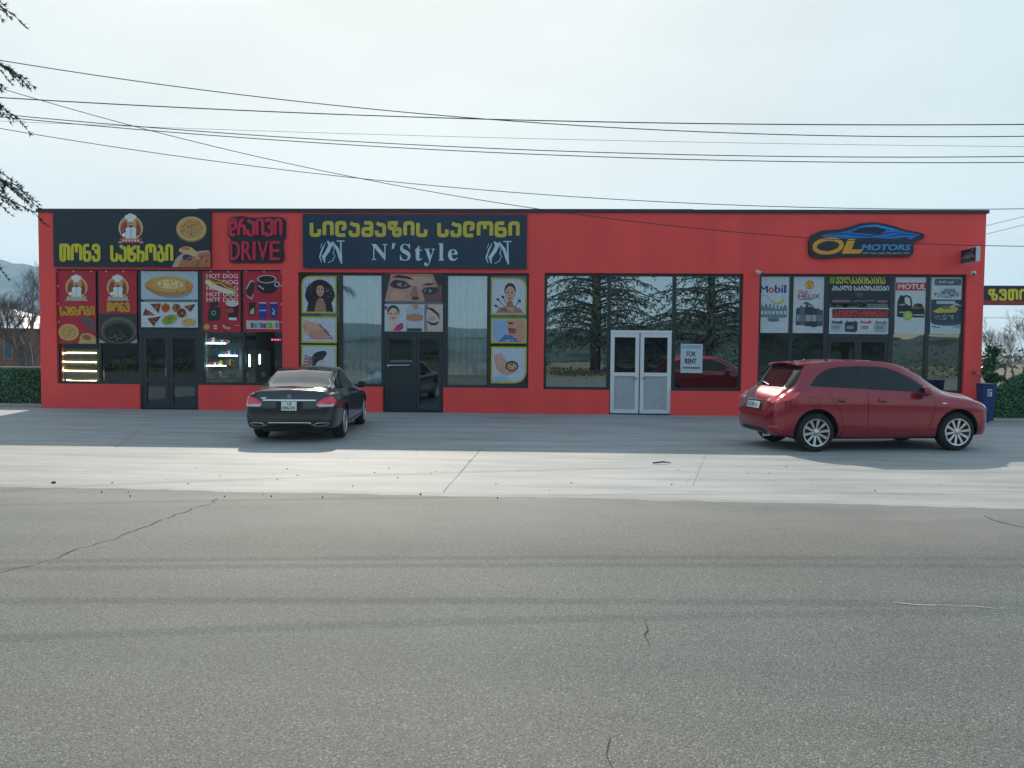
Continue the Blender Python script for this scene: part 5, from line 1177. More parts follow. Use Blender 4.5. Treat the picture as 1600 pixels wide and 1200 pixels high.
# neon tube sign standing in the bakery window
yy = 0.26
def fp(px, py): return F(px, py, yy)
def ftube(pts, r_=.5, rad=.016):
    fl = fillet(pts, r_, n=5); g = MB(); g.tube([fp(*p) for p in fl], rad, 8); return g
ne = thing('neon_light', 'warm glowing tube light of stacked bars in the bakery window', 'neon light', (fp(125, 572).x, yy, fp(125, 598).z))
for pts in ([(96, 559), (97, 553), (103, 551), (150.5, 551.4)], [(97, 564.5), (103, 565.4), (150.5, 566)], [(97, 566), (98, 579), (150.5, 580)], [(104, 593.5), (115, 595.6), (150.5, 595)], [(158, 580), (160.5, 580), (159.5, 594), (156, 595.5)]):
    ftube(pts, 4).build('light_tube', m_warm, ne, smooth=True)
g = MB(); q0, q1 = fp(93, 545), fp(163, 599); g.box(q0.x, q1.x, yy+.03, yy+.05, q1.z, q0.z); g.build('back_panel', mat('dark_board', (0.05, .055, .05), .6), ne)
# open chiller with lit shelves
Yf = 0.55; p0, p1 = F(319, 522, Yf), F(374, 601, Yf)
fr_ = thing('display_chiller', 'lit display chiller with packets on shelves behind the bakery window', 'display chiller', ((p0.x+p1.x)/2, Yf+.3, 0.03))
m_chil = mat('chiller_metal', C(150, 165, 165), .4)
g = MB(); g.box(p0.x, p0.x+.04, Yf, Yf+.6, .03, p0.z+.1); g.box(p1.x-.04, p1.x, Yf, Yf+.6, .03, p0.z+.1); g.box(p0.x+.04, p1.x-.04, Yf+.56, Yf+.6, .03, p0.z+.1); g.box(p0.x+.04, p1.x-.04, Yf, Yf+.56, p0.z+.02, p0.z+.1); g.box(p0.x+.04, p1.x-.04, Yf, Yf+.56, .03, F(340, 592, Yf).z); g.build('cabinet', m_chil, fr_)
rr = random.Random(5)
cols = [C(40, 90, 180), C(190, 40, 60), C(210, 170, 60), C(200, 200, 205), C(60, 120, 70), C(120, 70, 50), C(160, 90, 120)]
for k, yp in enumerate((536.5, 555.5, 571.5, 590)):
    z = F(345, yp, Yf).z; g = MB(); g.box(p0.x+.045, p1.x-.045, Yf+.02, Yf+.55, z-.012, z); g.build('shelf', m_chil, fr_)
    if k in (0, 1, 2):
        g = MB(); xa, xb = ((p0.x+.06, p0.x+.62), (p0.x+.42, p1.x-.06), (p0.x+.06, p0.x+.62))[k]; g.box(xa, xb, Yf+.0, Yf+.02, z-.014, z+.012); g.build('shelf_light', m_cold, fr_)
    x = p0.x+.07
    while x < p1.x-.16:
        w_ = rr.uniform(.05, .11); h_ = rr.uniform(.09, .19)
        if rr.random() < .85:
            c_ = rr.choice(cols); g = MB(); g.box(x, x+w_, Yf+.08, Yf+.2, z+.001, z+h_, bev=.012)
            tag(g.build('packet', mat('packet_%d' % cols.index(c_), c_, .5), solo=True), ['blue', 'red', 'yellow', 'white', 'green', 'brown', 'pink'][cols.index(c_)]+' packet on the chiller %s shelf' % ('top', 'second', 'third', 'bottom')[k], 'packet', 'packets on the chiller shelves')
        x += w_+.015
# coffee counter with machine
Yc = 0.6; c0, c1 = F(384, 545, Yc), F(441, 601, Yc)
cm = thing('coffee_machine', 'dark coffee machine with two bright upright lights behind the bakery window', 'coffee machine', ((c0.x+c1.x)/2, Yc+.2, .03))
m_dk = mat('machine_black', (0.03, .035, .04), .35)
g = MB(); g.box(c0.x, c1.x, Yc, Yc+.5, .03, F(400, 589, Yc).z, bev=.02); g.build('counter', mat('counter_wood', (0.12, .10, .08), .5), cm)
zc = F(400, 589, Yc).z
g = MB(); g.box(c0.x+.03, F(421, 550, Yc).x, Yc+.12, Yc+.48, zc+.002, F(400, 546, Yc).z, bev=.03); g.build('machine_body', m_dk, cm)
for px in (387.5, 403.5):
    g = MB(); x = F(px, 560, Yc).x; g.box(x-.012, x+.012, Yc+.10, Yc+.118, F(px, 573 if px < 390 else 569, Yc).z, F(px, 554, Yc).z); g.build('light_strip', m_cold, cm)
for px, w_ in ((385, .12), (412, .2)):
    x = F(px, 585, Yc).x; g = MB(); g.lathe([(.001, .12), (w_*.4, .12), (w_*.36, 0), (.001, 0)], Matrix.Translation((x, Yc+.06, zc+.002)), 14)
    tag(g.build('paper_cup', mat('cup_white', C(200, 205, 200), .6), solo=True, smooth=False), 'white cup on the coffee counter, %s one' % ('left hand smaller' if px < 400 else 'right hand larger'), 'cup')
# lit red name strip deep in the bakery
g = MB(); q = F(424, 531, .5)
for i in range(5): g.box(q.x+i*.085, q.x+i*.085+.055, .5, .51, q.z-.02, q.z+.03)
tag(g.build('light_sign', mat('red_led', (1, .1, .2), .5, emit=((1.0, .12, .25), .8)), solo=True), 'tiny red lit strip hanging above the coffee machine', 'light sign')
# poster seen through the bakery door
g = MB(); a, b_ = F(272, 522, .5), F(306, 545, .5); g.box(a.x, b_.x, .5, .52, b_.z, a.z)
tag(g.build('menu_board', mat('menu_print', C(150, 120, 110), .7, var=(30, .5), stretch=(1, 1, 6)), solo=True), 'pale striped menu board behind the bakery door glass', 'menu board')
# salon curtains
def curtain(px0, px1, py0, py1, label, seed):
    r_ = random.Random(seed); a = F(px0, (py0+py1)/2, .30); b_ = F(px1, (py0+py1)/2, .30); z1 = F((px0+px1)/2, py0, .30).z; z0 = F((px0+px1)/2, py1, .30).z
    g = MB(); n = 90; ph = [r_.uniform(0, 6) for _ in range(5)]; rows = []
    for j in range(9):
        t_ = j/8; row = []
        for i in range(n+1):
            u_ = i/n; x = a.x+(b_.x-a.x)*u_
            y = .235+.03*math.sin(u_*46+ph[0]+.5*math.sin(u_*9+ph[1]))*(1-.3*t_)+.02*math.sin(u_*83+ph[2])+.02*math.sin(u_*12+ph[3]+t_*1.2)
            row.append(g.vert((x, y, z1+(z0-z1)*t_)))
        rows.append(row)
    for p, q in zip(rows, rows[1:]):
        for i in range(n): g.face((p[i], p[i+1], q[i+1], q[i]))
    o = g.build('curtain', m_sheer, solo=True, smooth=True, fixn=False); tag(o, label, 'curtain', 'salon curtains')
m_sheer = mat('sheer_curtain', C(226, 240, 248), .85, var=(5, .06))
curtain(532, 598, 424, 612, 'pale sheer curtain in the salon window left of the door, behind the black car', 3)
curtain(697, 763, 424, 586, 'pale sheer curtain in the salon window right of the door', 8)
# plant / pale flowers in the right salon window
# empty unit: paint ladder and roof frames glimpsed inside
m_steel = mat('pale_steel', C(170, 180, 185), .5)
def ladder(px, y, label):
    a = F(px, 600, y); t_ = thing('step_ladder', label, 'ladder', (a.x, y, .03))
    for dx in (0, .34):
        g = MB(); g.tube([(a.x+dx, y, .03), (a.x+dx, y+.25, 1.55)], .018, 6); g.build('rail', m_steel, t_)
    for k in range(5):
        z = .3+.27*k; g = MB(); g.box(a.x+.018, a.x+.322, y+.02+.042*k, y+.07+.042*k, z-.012, z+.012); g.build('rung', m_steel, t_)
ladder(902, 1.3, 'pale step ladder standing inside the empty unit')
# security cameras
def cctv(px, py, label, dx):
    p = F(px, py, 0); t_ = thing('security_camera', label, 'security camera', (p.x, 0, p.z))
    M = Matrix.Translation(p) @ Matrix.Rotation(R(90), 4, 'X')
    g = MB(); g.lathe([(.001, .03), (.05, .03), (.055, .001)], M, 16); g.build('mount', m_camw, t_)
    g = MB(); g.tube([p+Vector((0, -.03, 0)), p+Vector((0, -.08, -.01))], .018, 8); g.build('arm', m_camw, t_)
    e = p+Vector((dx*.06, -.20, -.05)); g = MB(); g.tube([p+Vector((-dx*.03, -.06, .02)), e], [.042, .045], 14); g.build('camera_body', m_camw, t_, smooth=True, auto=40)
    g = MB(); g.tube([e, e+(e-p).normalized()*.006], .034, 12); g.build('lens', m_blackpl, t_)
m_camw = mat('camera_white', C(210, 214, 216), .4)
cctv(1183, 425.5, 'small white security camera at the top left corner of the motor shop window', 1)
cctv(1519, 427, 'small white security camera at the top right corner of the motor shop window', -1)
# water tap on the right pier
p = F(1521, 583.5, 0); t_ = thing('wall_tap', 'small metal water tap sticking out of the red pier right of the motor shop', 'tap', (p.x, 0, p.z))
g = MB(); g.tube([p, p+Vector((0, -.12, 0)), p+Vector((.10, -.16, -.02)), p+Vector((.13, -.16, -.09))], .022, 8); g.build('spout', mat('tap_metal', (0.25, .24, .22), .4, metal=.8), t_)
g = MB(); g.tube([p+Vector((-.08, -.1, .045)), p+Vector((.03, -.1, .045))], .014, 6); g.build('tap_handle', m_frame, t_)
# ---------------- wheelie bin
bx_, by_ = F(1553, 640, -1.2).x-.19, -1.15
wbs = 1
wb = thing('wheelie_bin', 'blue wheeled rubbish bin with white label at the right end of the building', 'bin', (bx_, by_, 0), R(-6)); wb.scale = (.58, .70, .97)
m_bin = mat('bin_blue', C(20, 52, 112), .5, var=(12, .15))
def taper(g, x0, x1, y0, y1, z0, z1, k, m=0):
    cx, cy = (x0+x1)/2, (y0+y1)/2; i = len(g.v)
    for z, s_ in ((z0, k), (z1, 1)):
        for x, y in ((x0, y0), (x1, y0), (x1, y1), (x0, y1)): g.v.append(Vector((cx+(x-cx)*s_, cy+(y-cy)*s_, z)))
    for q in ((0, 3, 2, 1), (4, 5, 6, 7), (0, 1, 5, 4), (1, 2, 6, 5), (2, 3, 7, 6), (3, 0, 4, 7)): g.face([i+k_ for k_ in q], m)
g = MB(); taper(g, -.26, .26, -.30, .28, .05, .95, .78); g.box(-.275, .275, -.315, .295, .93, .975, bev=.01); g.build('bin_body', m_bin, wb, world=False)
g = MB(); g.box(-.285, .285, -.335, .30, .978, 1.03, bev=.02); g.build('lid', m_bin, wb, world=False)
g = MB(); g.tube([(-.24, .34, 1.0), (.24, .34, 1.0)], .016, 8); g.build('handle', m_bin, wb, world=False)
for x in (-.25, .25):
    g = MB(); g.lathe([(.001, -.025), (.1, -.025), (.1, .025), (.001, .025)], Matrix.Translation((x, .22, .1)) @ Matrix.Rotation(R(90), 4, 'Y'), 20); g.build('wheel', m_tyre, wb, world=False)
g = MB(); g.box(-.09, .09, -.312, -.300, .70, .88); g.build('label_sticker', m_plate, wb, world=False)
g = MB(); g.box(-.075, -.045, -.3155, -.3125, .72, .86); g.box(-.02, .07, -.3155, -.3125, .80, .86); g.box(-.02, .03, -.3155, -.3125, .72, .78); g.build('sticker_print', m_bin, wb, world=False)

# ================================================================== SURROUNDINGS
m_leaf = [mat('ivy_leaf_%d' % i, c_, .34, spec=.6, var=(3, .35)) for i, c_ in enumerate(((0.016, 0.085, 0.024), (0.035, 0.14, 0.038), (0.085, 0.21, 0.075)))]
m_hcore = mat('hedge_backing', (0.008, 0.028, 0.012), .9)
def leaf_quad(g, p, n, s_, r_, m):
    a = n.orthogonal().normalized(); b_ = n.cross(a); t_ = r_.uniform(0, 6.28); e1 = a*math.cos(t_)+b_*math.sin(t_); e2 = n.cross(e1)
    g.quad(p-e1*s_, p+e2*s_*.55, p+e1*s_, p-e2*s_*.55, m)
def rv(r_): return Vector((r_.gauss(0, 1), r_.gauss(0, 1), r_.gauss(0, 1))).normalized()
# left: flat screen of artificial ivy on a low kerb
def ivy_fence(x0, x1, y, z0, z1, label, n, top=None, seed=1):
    r_ = random.Random(seed); t_ = thing('ivy_fence', label, 'fence', ((x0+x1)/2, y, 0))
    g = MB(); K = 40
    def zt_(x): return z1 if top is None else top(x)
    for i in range(K):
        xa, xb = x0+(x1-x0)*i/K, x0+(x1-x0)*(i+1)/K; za, zb_ = zt_(xa)-.04, zt_(xb)-.04
        for yy_ in (y+.02, y+.10): g.quad((xa, yy_, z0), (xb, yy_, z0), (xb, yy_, zb_), (xa, yy_, za))
        g.quad((xa, y+.02, za), (xb, y+.02, zb_), (xb, y+.10, zb_), (xa, y+.10, za))
    g.build('backing', m_hcore, t_)
    g = MB()
    for i in range(n):
        x = r_.uniform(x0, x1); z = z0+(zt_(x)-z0)*r_.random(); s_ = r_.uniform(.022, .045)
        nn = (Vector((0, -1, .35))+rv(r_)*.75).normalized(); leaf_quad(g, Vector((x, y-r_.random()**2*.09, z)), nn, s_, r_, min(2, int(r_.random()**1.5*3)))
    g.build('foliage', m_leaf, t_, fixn=False)
    if top is None:
        g = MB(); g.box(x0, x1, y-.02, y+.12, z1+.001, z1+.03); g.build('top_rail', mat('pale_rail', C(150, 160, 160), .5), t_)
    g = MB(); g.box(x0, x1, y-.12, y+.16, 0.001, z0); g.build('kerb', mat('kerb_concrete', (0.42, .41, .39), .8), t_)
e0 = F(0, 570, 1.0); lx1 = BX0-.02
ivy_fence(lx1-14, lx1, 0.9, .06, F(30, 574.5, .9).z, 'flat green ivy screen fence with pale top rail left of the building', 26000, None, 4)
rx0 = F(1551, 640, -.6).x
def mound(x): t_ = max(0.0, x-rx0); return .76+.72*(1-math.exp(-t_*1.6))
ivy_fence(rx0, rx0+13, -.55, .07, 1.5, 'rounded dark green ivy hedge rising behind the blue bin', 26000, mound, 6)
# ---------------- banner sign on a gantry, right of the building
Ys = 7.0; X0, X1, Z0, Z1 = P(1537, 446.5, 1680, 476, Ys)
sg = thing('gantry_sign', 'dark roadside sign with yellow Georgian letters and red base, right of building', 'sign', (X1, Ys, 0))
g = MB(); g.box(X0, X1, Ys, Ys+.12, Z0+.14, Z1); g.build('sign_board', mat('sign_navy', C(20, 30, 44), .4), sg)
g = MB(); g.box(X0, X1, Ys-.03, Ys+.15, Z0-.02, Z0+.138); g.build('beam', mat('rust_red_beam', C(140, 60, 50), .7), sg)
for x in (X1-.1, X0-1.6):
    if x > X0: g = MB(); g.tube([(x, Ys+.2, 0), (x, Ys+.2, Z1)], .07, 10); g.build('post', m_frame, sg)
def m2w(a, b_): p = F(a, b_, Ys); return Vector((p.x, Ys-.005, p.z))
A = Art(m2w, (0, -1, 0), .001); A.mb.col = []
geo(A, 'ზეთი', 1544, 451.5, 1604, 470, 3.9, C(226, 214, 60), .34); A.mb.build('sign_print', PRINT, sg, fixn=False)
g = MB(); x = X1+.6

# ---------------- far house at the left
hy = 22.0
m_brick = mat('old_brick', C(136, 96, 82), .9, var=(1.2, .25), bump=(30, .3))
hx1 = F(37, 540, hy).x; hz = F(20, 513, hy).z
hs_ = thing('brick_house', 'low brick house with pale metal roof behind the left ivy screen', 'house', (hx1-4.5, hy+3, 0))
g = MB(); g.box(hx1-9, hx1, hy, hy+6, -.05, hz); g.build('wall', m_brick, hs_)
g = MB(); rz_ = F(0, 503, hy).z; ov = .35
x0, x1 = hx1-9-ov, hx1+ov; ym = hy+3
for sgn in (0, 1):
    pass
# hip roof
A0, A1, A2, A3 = (x0, hy-ov, hz), (x1, hy-ov, hz), (x1, hy+6+ov, hz), (x0, hy+6+ov, hz); B0, B1 = (x0+3, ym, hz+1.25), (x1-3, ym, hz+1.25)
g.quad(A0, A1, B1, B0); g.quad(A2, A3, B0, B1); g.tri(A1, A2, B1); g.tri(A3, A0, B0); g.quad(A3, A2, A1, A0)
g.build('roof', mat('pale_roof_metal', C(196, 200, 206), .35, metal=.3), hs_)
for px in (14, -40):
    a = F(px-6, 527, hy); b_ = F(px+6, 560, hy); g = MB(); g.box(a.x, b_.x, hy-.03, hy+.03, b_.z, a.z)
    w_ = g.build('window', mat('blue_grey_window', C(70, 84, 100), .3), hs_)
    g = MB(); frame_rect(g, a.x-.06, b_.x+.06, b_.z-.06, a.z+.06, .06, hy-.06, hy-.032); g.build('window_frame', mat('worn_frame', C(140, 135, 128), .7), w_)
# ---------------- mountains
def ridge(name, pts, depth, m, seed, rough=10):
    """a long hill with a skyline through the given (azimuth-measured) points, falling to the ground in front and behind"""
    r_ = random.Random(seed); g = MB(); P_ = []
    sk = pchip([p[0] for p in pts], [p[1] for p in pts]); x0, x1 = pts[0][0], pts[-1][0]; K = 150; rows = []
    for j in range(13):
        t_ = j/12; row = []
        for i in range(K+1):
            x = x0+(x1-x0)*i/K; hgt = max(.2, sk(x)); f_ = (1-abs(2*t_-1)**1.3)
            nz = rough*(math.sin(x*.031+j*1.3+seed)+.6*math.sin(x*.083+j*2.1)+.4*math.sin(x*.19+j)+r_.uniform(-.3, .3))*f_*min(1, hgt/60)*(.35 if j == 6 else 1)
            row.append(g.vert((x, depth+(t_-.5)*hgt*5.0+r_.uniform(-2, 2), -1+hgt*f_+nz*.6)))
        rows.append(row)
    for a, b_ in zip(rows, rows[1:]):
        for i in range(K): g.face((a[i], a[i+1], b_[i+1], b_[i]))
    return tag(g.build(name, m, smooth=False), kind='structure')
m_hill = mat('forested_hill', (0.030, 0.045, 0.040), .95, var=(.012, .35), bump=(.15, .6, 3.0))
D = 1000.0
def sk(px, py): p = F(px, py, D); return (p.x, p.z)
ridge('mountain', [(-1500, 150), sk(-500, 330), sk(-200, 372), sk(-60, 392), sk(0, 405), sk(30, 412), sk(62, 420), sk(120, 436), sk(260, 480), sk(420, 520), sk(560, 534)], D, m_hill, 2, 9)
D = 420.0
ridge('distant_hill', [sk(500, 538), sk(900, 536), sk(1300, 545), sk(1500, 551), sk(1560, 553), sk(1620, 551.5), sk(1800, 548), sk(2200, 544), sk(2900, 548)], D, m_hill, 5, 1.2)

# ---------------- bare trees
m_bark = mat('grey_bark', (0.105, 0.092, 0.082), .9, var=(6, .3))
def bare_tree(x, y, h, label, seed, spread=.5, levels=5, r0=None, cat='tree', group=None, lean=0.0, stems=1):
    r_ = random.Random(seed); t_ = thing('bare_tree', label, cat, (x, y, 0), 0, group)
    gt, gc = MB(), MB(); r0 = r0 or h*.022
    def grow(p, d, L, rad, lv):
        n = 4 if lv < 3 else 3; pts = [p]; q = p; dd = d
        for i in range(n):
            dd = (dd+rv(r_)*.16+Vector((0, 0, .06))).normalized(); q = q+dd*(L/n); pts.append(q)
        (gt if lv < 2 else gc).tube(pts, [rad*(1-.45*i/n) for i in range(n+1)], 6 if lv < 2 else 3, cap=False)
        if lv >= levels: return
        k = r_.randint(2, 3) + (1 if lv >= 2 else 0)
        for i in range(k):
            a = pts[max(1, r_.randint(n-2, n))]; ax = dd.orthogonal().normalized(); ax = Matrix.Rotation(r_.uniform(0, 6.28), 3, dd) @ ax
            nd = (dd*(1-spread*.55)+ax*spread*r_.uniform(.6, 1.2)).normalized(); grow(a, nd, L*r_.uniform(.62, .82), max(.006, rad*.55*r_.uniform(.7, 1.0)), lv+1)
    for k in range(stems):
        d0 = Vector((lean+r_.uniform(-.12, .12)*(stems > 1)*2.5, r_.uniform(-.1, .1), 1)).normalized(); grow(Vector((x+k*.15, y, -.05)), d0, h*.30, r0, 0)
    gt.build('trunk', m_bark, t_, smooth=True, fixn=False); gc.build('branches', m_bark, t_, fixn=False)
p = F(40, 570, 16); bare_tree(p.x, 16, 6.6, 'tall leafless tree with dark trunk beside the far brick house', 3, .46, 6, .20, stems=3)
p = F(52, 570, 21); bare_tree(p.x, 21, 6.0, 'slim leafless tree just left of the red building', 11, .40, 6, .10)
p = F(10, 570, 30); bare_tree(p.x, 30, 7.0, 'leafless tree rising behind the pale roof of the brick house', 17, .5, 6, .12)
p = F(-20, 570, 34); bare_tree(p.x, 34, 7.5, 'spreading leafless tree behind the left end of the brick house', 19, .5, 6, .12)
RT = [(1552, 26, 4.0, 21), (1568, 40, 3.4, 23), (1583, 34, 4.2, 25), (1596, 30, 4.4, 27), (1610, 36, 5.0, 29), (1640, 28, 5.0, 31)]
LB_ = ['leafless sapling right beside the building end, under the yellow lettered sign', 'leafless shrub second from the building end in the right background', 'leafless tree third from the building end in the right background', 'leafless tree at the right photo edge behind the green hedge', 'leafless tree just past the right photo edge', 'farthest right leafless tree']
for (px, y, h, sd), lb in zip(RT, LB_):
    p = F(px, 570, y); bare_tree(p.x, y, h*1.25, lb, sd, .42, 5, .05, stems=2)
# evergreen bush beside the bin
def leafy(x, y, z0, rx, rz, n, label, name, seed, mats, s0=.05, s1=.11, trunk=True, cat='bush'):
    r_ = random.Random(seed); t_ = thing(name, label, cat, (x, y, 0)); g = MB()
    cl = [(Vector((r_.gauss(0, .42)*rx, r_.gauss(0, .42)*rx, r_.uniform(.08, .95)*rz*2)), r_.uniform(.22, .5)*rx) for _ in range(34)]
    for i in range(n):
        c_, q = r_.choice(cl); k = 1-.55*abs(c_.z/(2*rz)-.4); p_ = Vector((x, y, z0))+Vector((c_.x*k, c_.y*k, c_.z))+rv(r_)*q*r_.random()**.5
        leaf_quad(g, p_, rv(r_), r_.uniform(s0, s1), r_, r_.randint(0, len(mats)-1))
    g.build('foliage', mats, t_, fixn=False)
    q = MB(); q.tube([(x, y, -.02), (x+.05, y, z0+rz*.8), (x, y, z0+rz*1.6)], [.06, .05, .015], 6); q.build('trunk', m_bark, t_)
p = F(1546, 600, 5); leafy(p.x, 5, .3, .36, .84, 2000, 'dark evergreen bush standing behind the blue bin', 'evergreen_bush', 5, m_leaf[:2], .05, .10)
m_verge = [mat('verge_scrub_%d' % i, c_, .95, var=(.8, .35)) for i, c_ in enumerate(((0.030, 0.036, 0.018), (0.060, 0.054, 0.032), (0.022, 0.034, 0.018)))]
# far scrub line
m_scrub = [mat('dry_scrub_%d' % i, c_, .95, var=(.6, .3)) for i, c_ in enumerate(((0.060, 0.055, 0.035), (0.085, 0.072, 0.045), (0.035, 0.050, 0.028)))]
g = MB(); r_ = random.Random(33)
for i in range(9000):
    x = r_.uniform(-90, 150); y = 55+r_.random()*50; h = 2.2*(.5+.5*math.sin(x*.21+y*.1)+.4*math.sin(x*.63))+.6
    leaf_quad(g, Vector((x, y, max(.05, r_.random()*h))), rv(r_), r_.uniform(.15, .4), r_, r_.randint(0, 2))
tag(g.build('far_scrub', m_scrub, fixn=False), 'brown and green scrub far behind the shops, one soft low band', 'scrub', kind='stuff')

# ---------------- overhead wires
m_wire = mat('black_cable', (0.012, 0.012, 0.013), .6)
m_wire2 = mat('grey_cable', (0.10, 0.11, 0.12), .6)
def polyfit2(pts):
    n = len(pts); mx = sum(p[0] for p in pts)/n; sx = max(abs(p[0]-mx) for p in pts); A_ = [[0.0]*4 for _ in range(3)]
    for x, z in pts:
        t_ = (x-mx)/sx; b_ = (1, t_, t_*t_)
        for i in range(3):
            for j in range(3): A_[i][j] += b_[i]*b_[j]
            A_[i][3] += b_[i]*z
    for i in range(3):
        q = A_[i][i]
        for j in range(i, 4): A_[i][j] /= q
        for k in range(3):
            if k != i:
                w_ = A_[k][i]
                for j in range(i, 4): A_[k][j] -= w_*A_[i][j]
    a = [A_[i][3] for i in range(3)]
    return lambda x: a[0]+a[1]*((x-mx)/sx)+a[2]*((x-mx)/sx)**2
def wire(px, y, rad, label, m=None, ext=6.0, y1=None):
    W3 = [F(a, b_, y if y1 is None else y+(y1-y)*(a/1600)) for a, b_ in px]
    f_ = pchip([p.x for p in W3], [p.z for p in W3]); q = polyfit2([(p.x, p.z) for p in W3]); xa, xb = W3[0].x, W3[-1].x
    def zz(x): return q(x)
    ya, yb = W3[0].y, W3[-1].y; pts = []
    K = 70
    for i in range(K+1):
        x = xa-ext+(xb-xa+2*ext)*i/K; pts.append((x, ya+(yb-ya)*(x-xa)/(xb-xa), zz(x)))
    g = MB(); g.tube(pts, rad, 6); o = g.build('overhead_cable', m or m_wire, solo=True, smooth=True); tag(o, label, 'cable', 'cables over the forecourt'); return o
wire([(0, 95), (165, 119), (320, 141), (480, 160), (640, 175), (750, 186), (925, 197), (1150, 208.5), (1350, 214), (1600, 212)], -8, .0075, 'topmost black cable at the left edge, sagging across the sky')
wire([(15, 154), (270, 167.5), (480, 175), (750, 185.5), (1000, 192.5), (1200, 195.5), (1600, 193.5)], -7.5, .009, 'thick black cable that runs highest at the right edge')
wire([(37, 180), (225, 200), (375, 211.5), (800, 231.5), (1200, 243.5), (1600, 245)], -7.2, .0075, 'black cable running just above the lower of the middle pair')
wire([(10, 186), (240, 202), (400, 214), (800, 241.5), (1150, 252.5), (1600, 252.5)], -7.0, .0075, 'black cable forming the lower of the middle pair')
wire([(115, 194), (400, 204), (800, 216), (1200, 224), (1600, 229)], 30, .012, 'faint thin grey cable far beyond the roof', m_wire2, 14)
wire([(0, 201), (270, 243), (500, 270), (570, 280), (800, 301.5), (1050, 316), (1250, 324), (1600, 326)], -4.5, .0075, 'black cable sagging low to skim the roof line at the right')
wire([(35, 147.5), (120, 175), (270, 211), (570, 280), (800, 320), (847, 328.5), (1050, 352.5), (1265, 371.5), (1445, 381.5), (1600, 384.5)], -2.2, .0085, 'twisted dark service cable crossing the red wall above the windows', None, 3.0)
for i, (px, lb) in enumerate((([(1500, 362), (1545, 352), (1600, 338), (1660, 322)], 'upper thin grey cable right of the building'), ([(1500, 375), (1545, 365), (1600, 351), (1660, 335)], 'lower thin grey cable right of the building'), ([(1480, 497), (1540, 496.5), (1600, 497), (1660, 498)], 'thin grey cable under the gantry sign'))):
    wire(px, 14, .010, lb, m_wire2, 1.0)

# ---------------- cedars
m_needle = [mat('cedar_needle_%d' % i, c_, .6, spec=.3, var=(1.5, .3)) for i, c_ in enumerate(((0.012, 0.030, 0.020), (0.020, 0.045, 0.028), (0.030, 0.058, 0.036)))]
m_cbark = mat('cedar_bark', (0.045, 0.036, 0.030), .95, var=(5, .3))
def cedar(x, y, h, rad, label, seed, z_low=1.5, fine=False, tiers=None, dens=1.0, reach=()):
    r_ = random.Random(seed); t_ = thing('cedar_tree', label, 'tree', (x, y, 0)); gt, gb, gn = MB(), MB(), MB()
    gt.tube([(x, y, -.1), (x+.05, y, h*.3), (x-.04, y+.03, h*.65), (x, y, h)], [h*.026, h*.021, h*.012, .02], 10)
    nt_ = tiers or int(h*1.25)
    for k in range(nt_):
        f_ = k/(nt_-1); z = z_low+(h-z_low-.4)*f_; R_ = rad*(1-f_**1.25*.93)*r_.uniform(.85, 1.1)
        nb = max(4, int((9-4*f_)*1.0)); ex_ = list(reach) if k == 0 else []
        for b_ in range(nb+len(ex_)):
            a = 6.283*b_/nb+k*1.7+r_.uniform(-.3, .3); L = R_*r_.uniform(.65, 1.12); dirv = Vector((math.cos(a), math.sin(a), 0)); z0 = z+r_.uniform(-.35, .35)
            if b_ >= nb: z0, L, a = ex_[b_-nb]; dirv = Vector((math.cos(a), math.sin(a), 0))
            up = .30*(1-f_)+.15; n = 9; pts = []
            for i in range(n+1):
                s_ = i/n; pts.append(Vector((x, y, z0))+dirv*L*s_+Vector((0, 0, L*(up*s_-.52*s_**2.2)))+rv(r_)*.02*L*s_)
            gb.tube(pts, [max(.008, .018*L*(1-s_/n*.9)) for s_ in range(n+1)], 5, cap=False)
            nw = int((34 if fine else 15)*dens*max(.5, L/3))
            for w_ in range(nw):
                s_ = .16+.84*(w_+r_.random())/nw; i = min(n-1, int(s_*n)); p = pts[i].lerp(pts[i+1], s_*n-i); sd = 1 if w_ % 2 else -1
                side = Vector((-dirv.y, dirv.x, 0))*sd; tl = L*(.34*(1-s_)+.10)*r_.uniform(.7, 1.2); td = (dirv*r_.uniform(.35, .8)+side*r_.uniform(.5, 1.0)+Vector((0, 0, r_.uniform(-.45, .02)))).normalized()
                q = [p, p+td*tl*.5+Vector((0, 0, -.02*tl)), p+td*tl+Vector((0, 0, -.30*tl))]
                if fine: gb.tube(q, [.007, .005, .003], 3, cap=False)
                m_ = max(3, int(tl/(.035 if fine else .16)*dens))
                for e in range(m_):
                    v_ = (e+r_.random())/m_; c_ = q[0].lerp(q[1], v_*2) if v_ < .5 else q[1].lerp(q[2], v_*2-1)
                    if fine:
                        for _ in range(4):
                            d_ = (td*.9+rv(r_)*.8).normalized()*r_.uniform(.05, .09); s2 = d_.orthogonal().normalized()*.0095; gn.tri(c_-s2, c_+s2, c_+d_, r_.randint(0, 2))
                    else:
                        for _ in range(2):
                            d_ = (td+rv(r_)*.8+Vector((0, 0, -.45))).normalized()*r_.uniform(.20, .42); s2 = d_.cross(rv(r_)).normalized()*r_.uniform(.03, .07)
                            gn.tri(c_-s2, c_+s2, c_+d_, r_.randint(0, 2))
    gt.build('trunk', m_cbark, t_, smooth=True, fixn=False); gb.build('branches', m_cbark, t_, fixn=False); gn.build('foliage', m_needle, t_, fixn=False)
    return t_
pt = F(-370, 400, -10.2)
cedar(pt.x, -10.2, 15.5, 2.85, 'dark cedar whose drooping branch tips enter the photo at its left edge', 5, 3.5, True, 11, 1.0, ((7.0, 3.55, .05), (6.75, 3.3, -.12), (6.05, 3.7, .08), (5.85, 3.55, -.1), (5.6, 3.4, .2), (4.3, 3.75, .04), (4.45, 3.5, -.15), (4.15, 3.4, .22)))
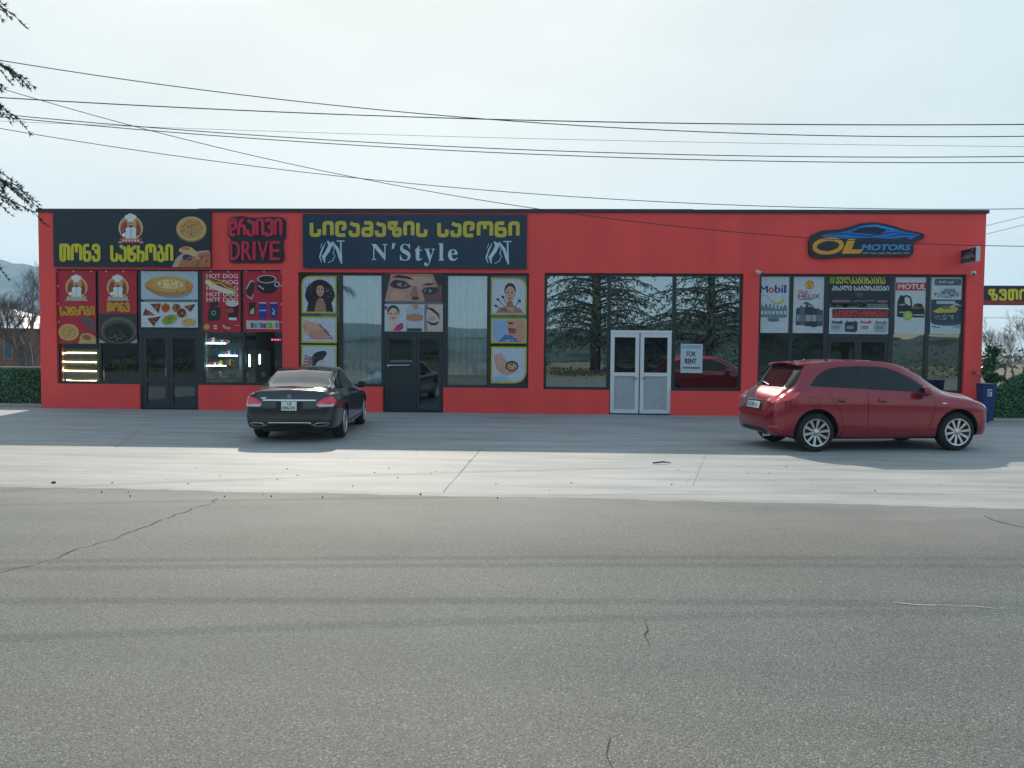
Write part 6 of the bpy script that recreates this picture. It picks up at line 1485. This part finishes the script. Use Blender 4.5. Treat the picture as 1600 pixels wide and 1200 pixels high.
# ---------------- across the road, behind the camera: seen as reflections in the shop glass
def refl(px, D_):
    """ground point whose mirror image in the front appears at photo column px, D_ metres before the glass"""
    d = ray(px, 560); k = (D_-CAM.y)/d.y; p = CAM+d*k; return p.x, -D_
for px, D_, h, rad, sd, lb in ((1110, 36, 15, 6.8, 11, 'broad cedar across the road, opposite the white door'), (930, 39, 17, 7.2, 14, 'tallest cedar across the road, opposite the empty unit'), (1320, 46, 12, 4.5, 21, 'smaller cedar across the road, opposite the motor shop')):
    x, y = refl(px, D_); cedar(x, y, h, rad, lb, sd, 2.2, False, None, .55)
g = MB(); r_ = random.Random(44)                                      # rough verge across the road: nobody would count it
for i in range(17000):
    x = r_.uniform(-45, 75); y = -32.2-r_.random()**1.5*12; h = .35+1.5*max(0, .35+.5*math.sin(x*.33+y*.2)+.45*math.sin(x*.91+2)+.3*math.sin(x*2.3))
    leaf_quad(g, Vector((x, y, max(.03, r_.random()**.8*h))), rv(r_), r_.uniform(.06, .16), r_, r_.randint(0, 2))
tag(g.build('roadside_scrub', m_verge, fixn=False), 'low ragged green brown scrub along the far side of the road', 'scrub', kind='stuff')
x, y = refl(1455, 105); cn = thing('canopy', 'flat roofed white edged filling station canopy across the road', 'canopy', (x, y, 0))
g = MB(); g.box(x-9, x+14, y-6, y, 2.65, 3.05); g.build('fascia', mat('canopy_white', C(210, 210, 205), .5), cn)
g = MB(); g.prism([(x-8.9, 3.06), (x+13.9, 3.06), (x+12, 4.9), (x-7, 4.9)], y-5.9, y-.1); g.build('roof', mat('canopy_roof_tan', C(150, 140, 118), .8), cn)
for dx in (-5, 6):
    g = MB(); g.tube([(x+dx, y-3, 0), (x+dx, y-3, 2.65)], .15, 10); g.build('post', m_grey, cn)
g = MB(); g.quad((-260, -900, -1), (300, -900, -1), (300, -700, -1), (-260, -700, -1))
ridge('hill_behind', [(-700, 20), (-300, 26), (0, 18), (250, 30), (700, 24)], -520, m_hill, 9, 3)
ridge('woods_behind', [(-300, 4), (-100, 6.5), (0, 5), (60, 7), (200, 5), (400, 6)], -110, m_hill, 12, 2)

# ================================================================== HAZE
hz_ = MB(); hz_.box(-1850, 1850, -1850, 1850, -2.5, 190)
mh = bpy.data.materials.new('haze_air'); mh.use_nodes = True; th = mh.node_tree; th.nodes.clear()
oh = th.nodes.new('ShaderNodeOutputMaterial'); vh = th.nodes.new('ShaderNodeVolumePrincipled')
vh.inputs['Color'].default_value = (0.46, 0.74, 1.0, 1); vh.inputs['Density'].default_value = 0.00042; vh.inputs['Anisotropy'].default_value = 0.2
th.links.new(vh.outputs[0], oh.inputs['Volume'])
tag(hz_.build('haze', mh), 'thin pale blue haze filling the air towards the mountains', 'haze', kind='stuff')
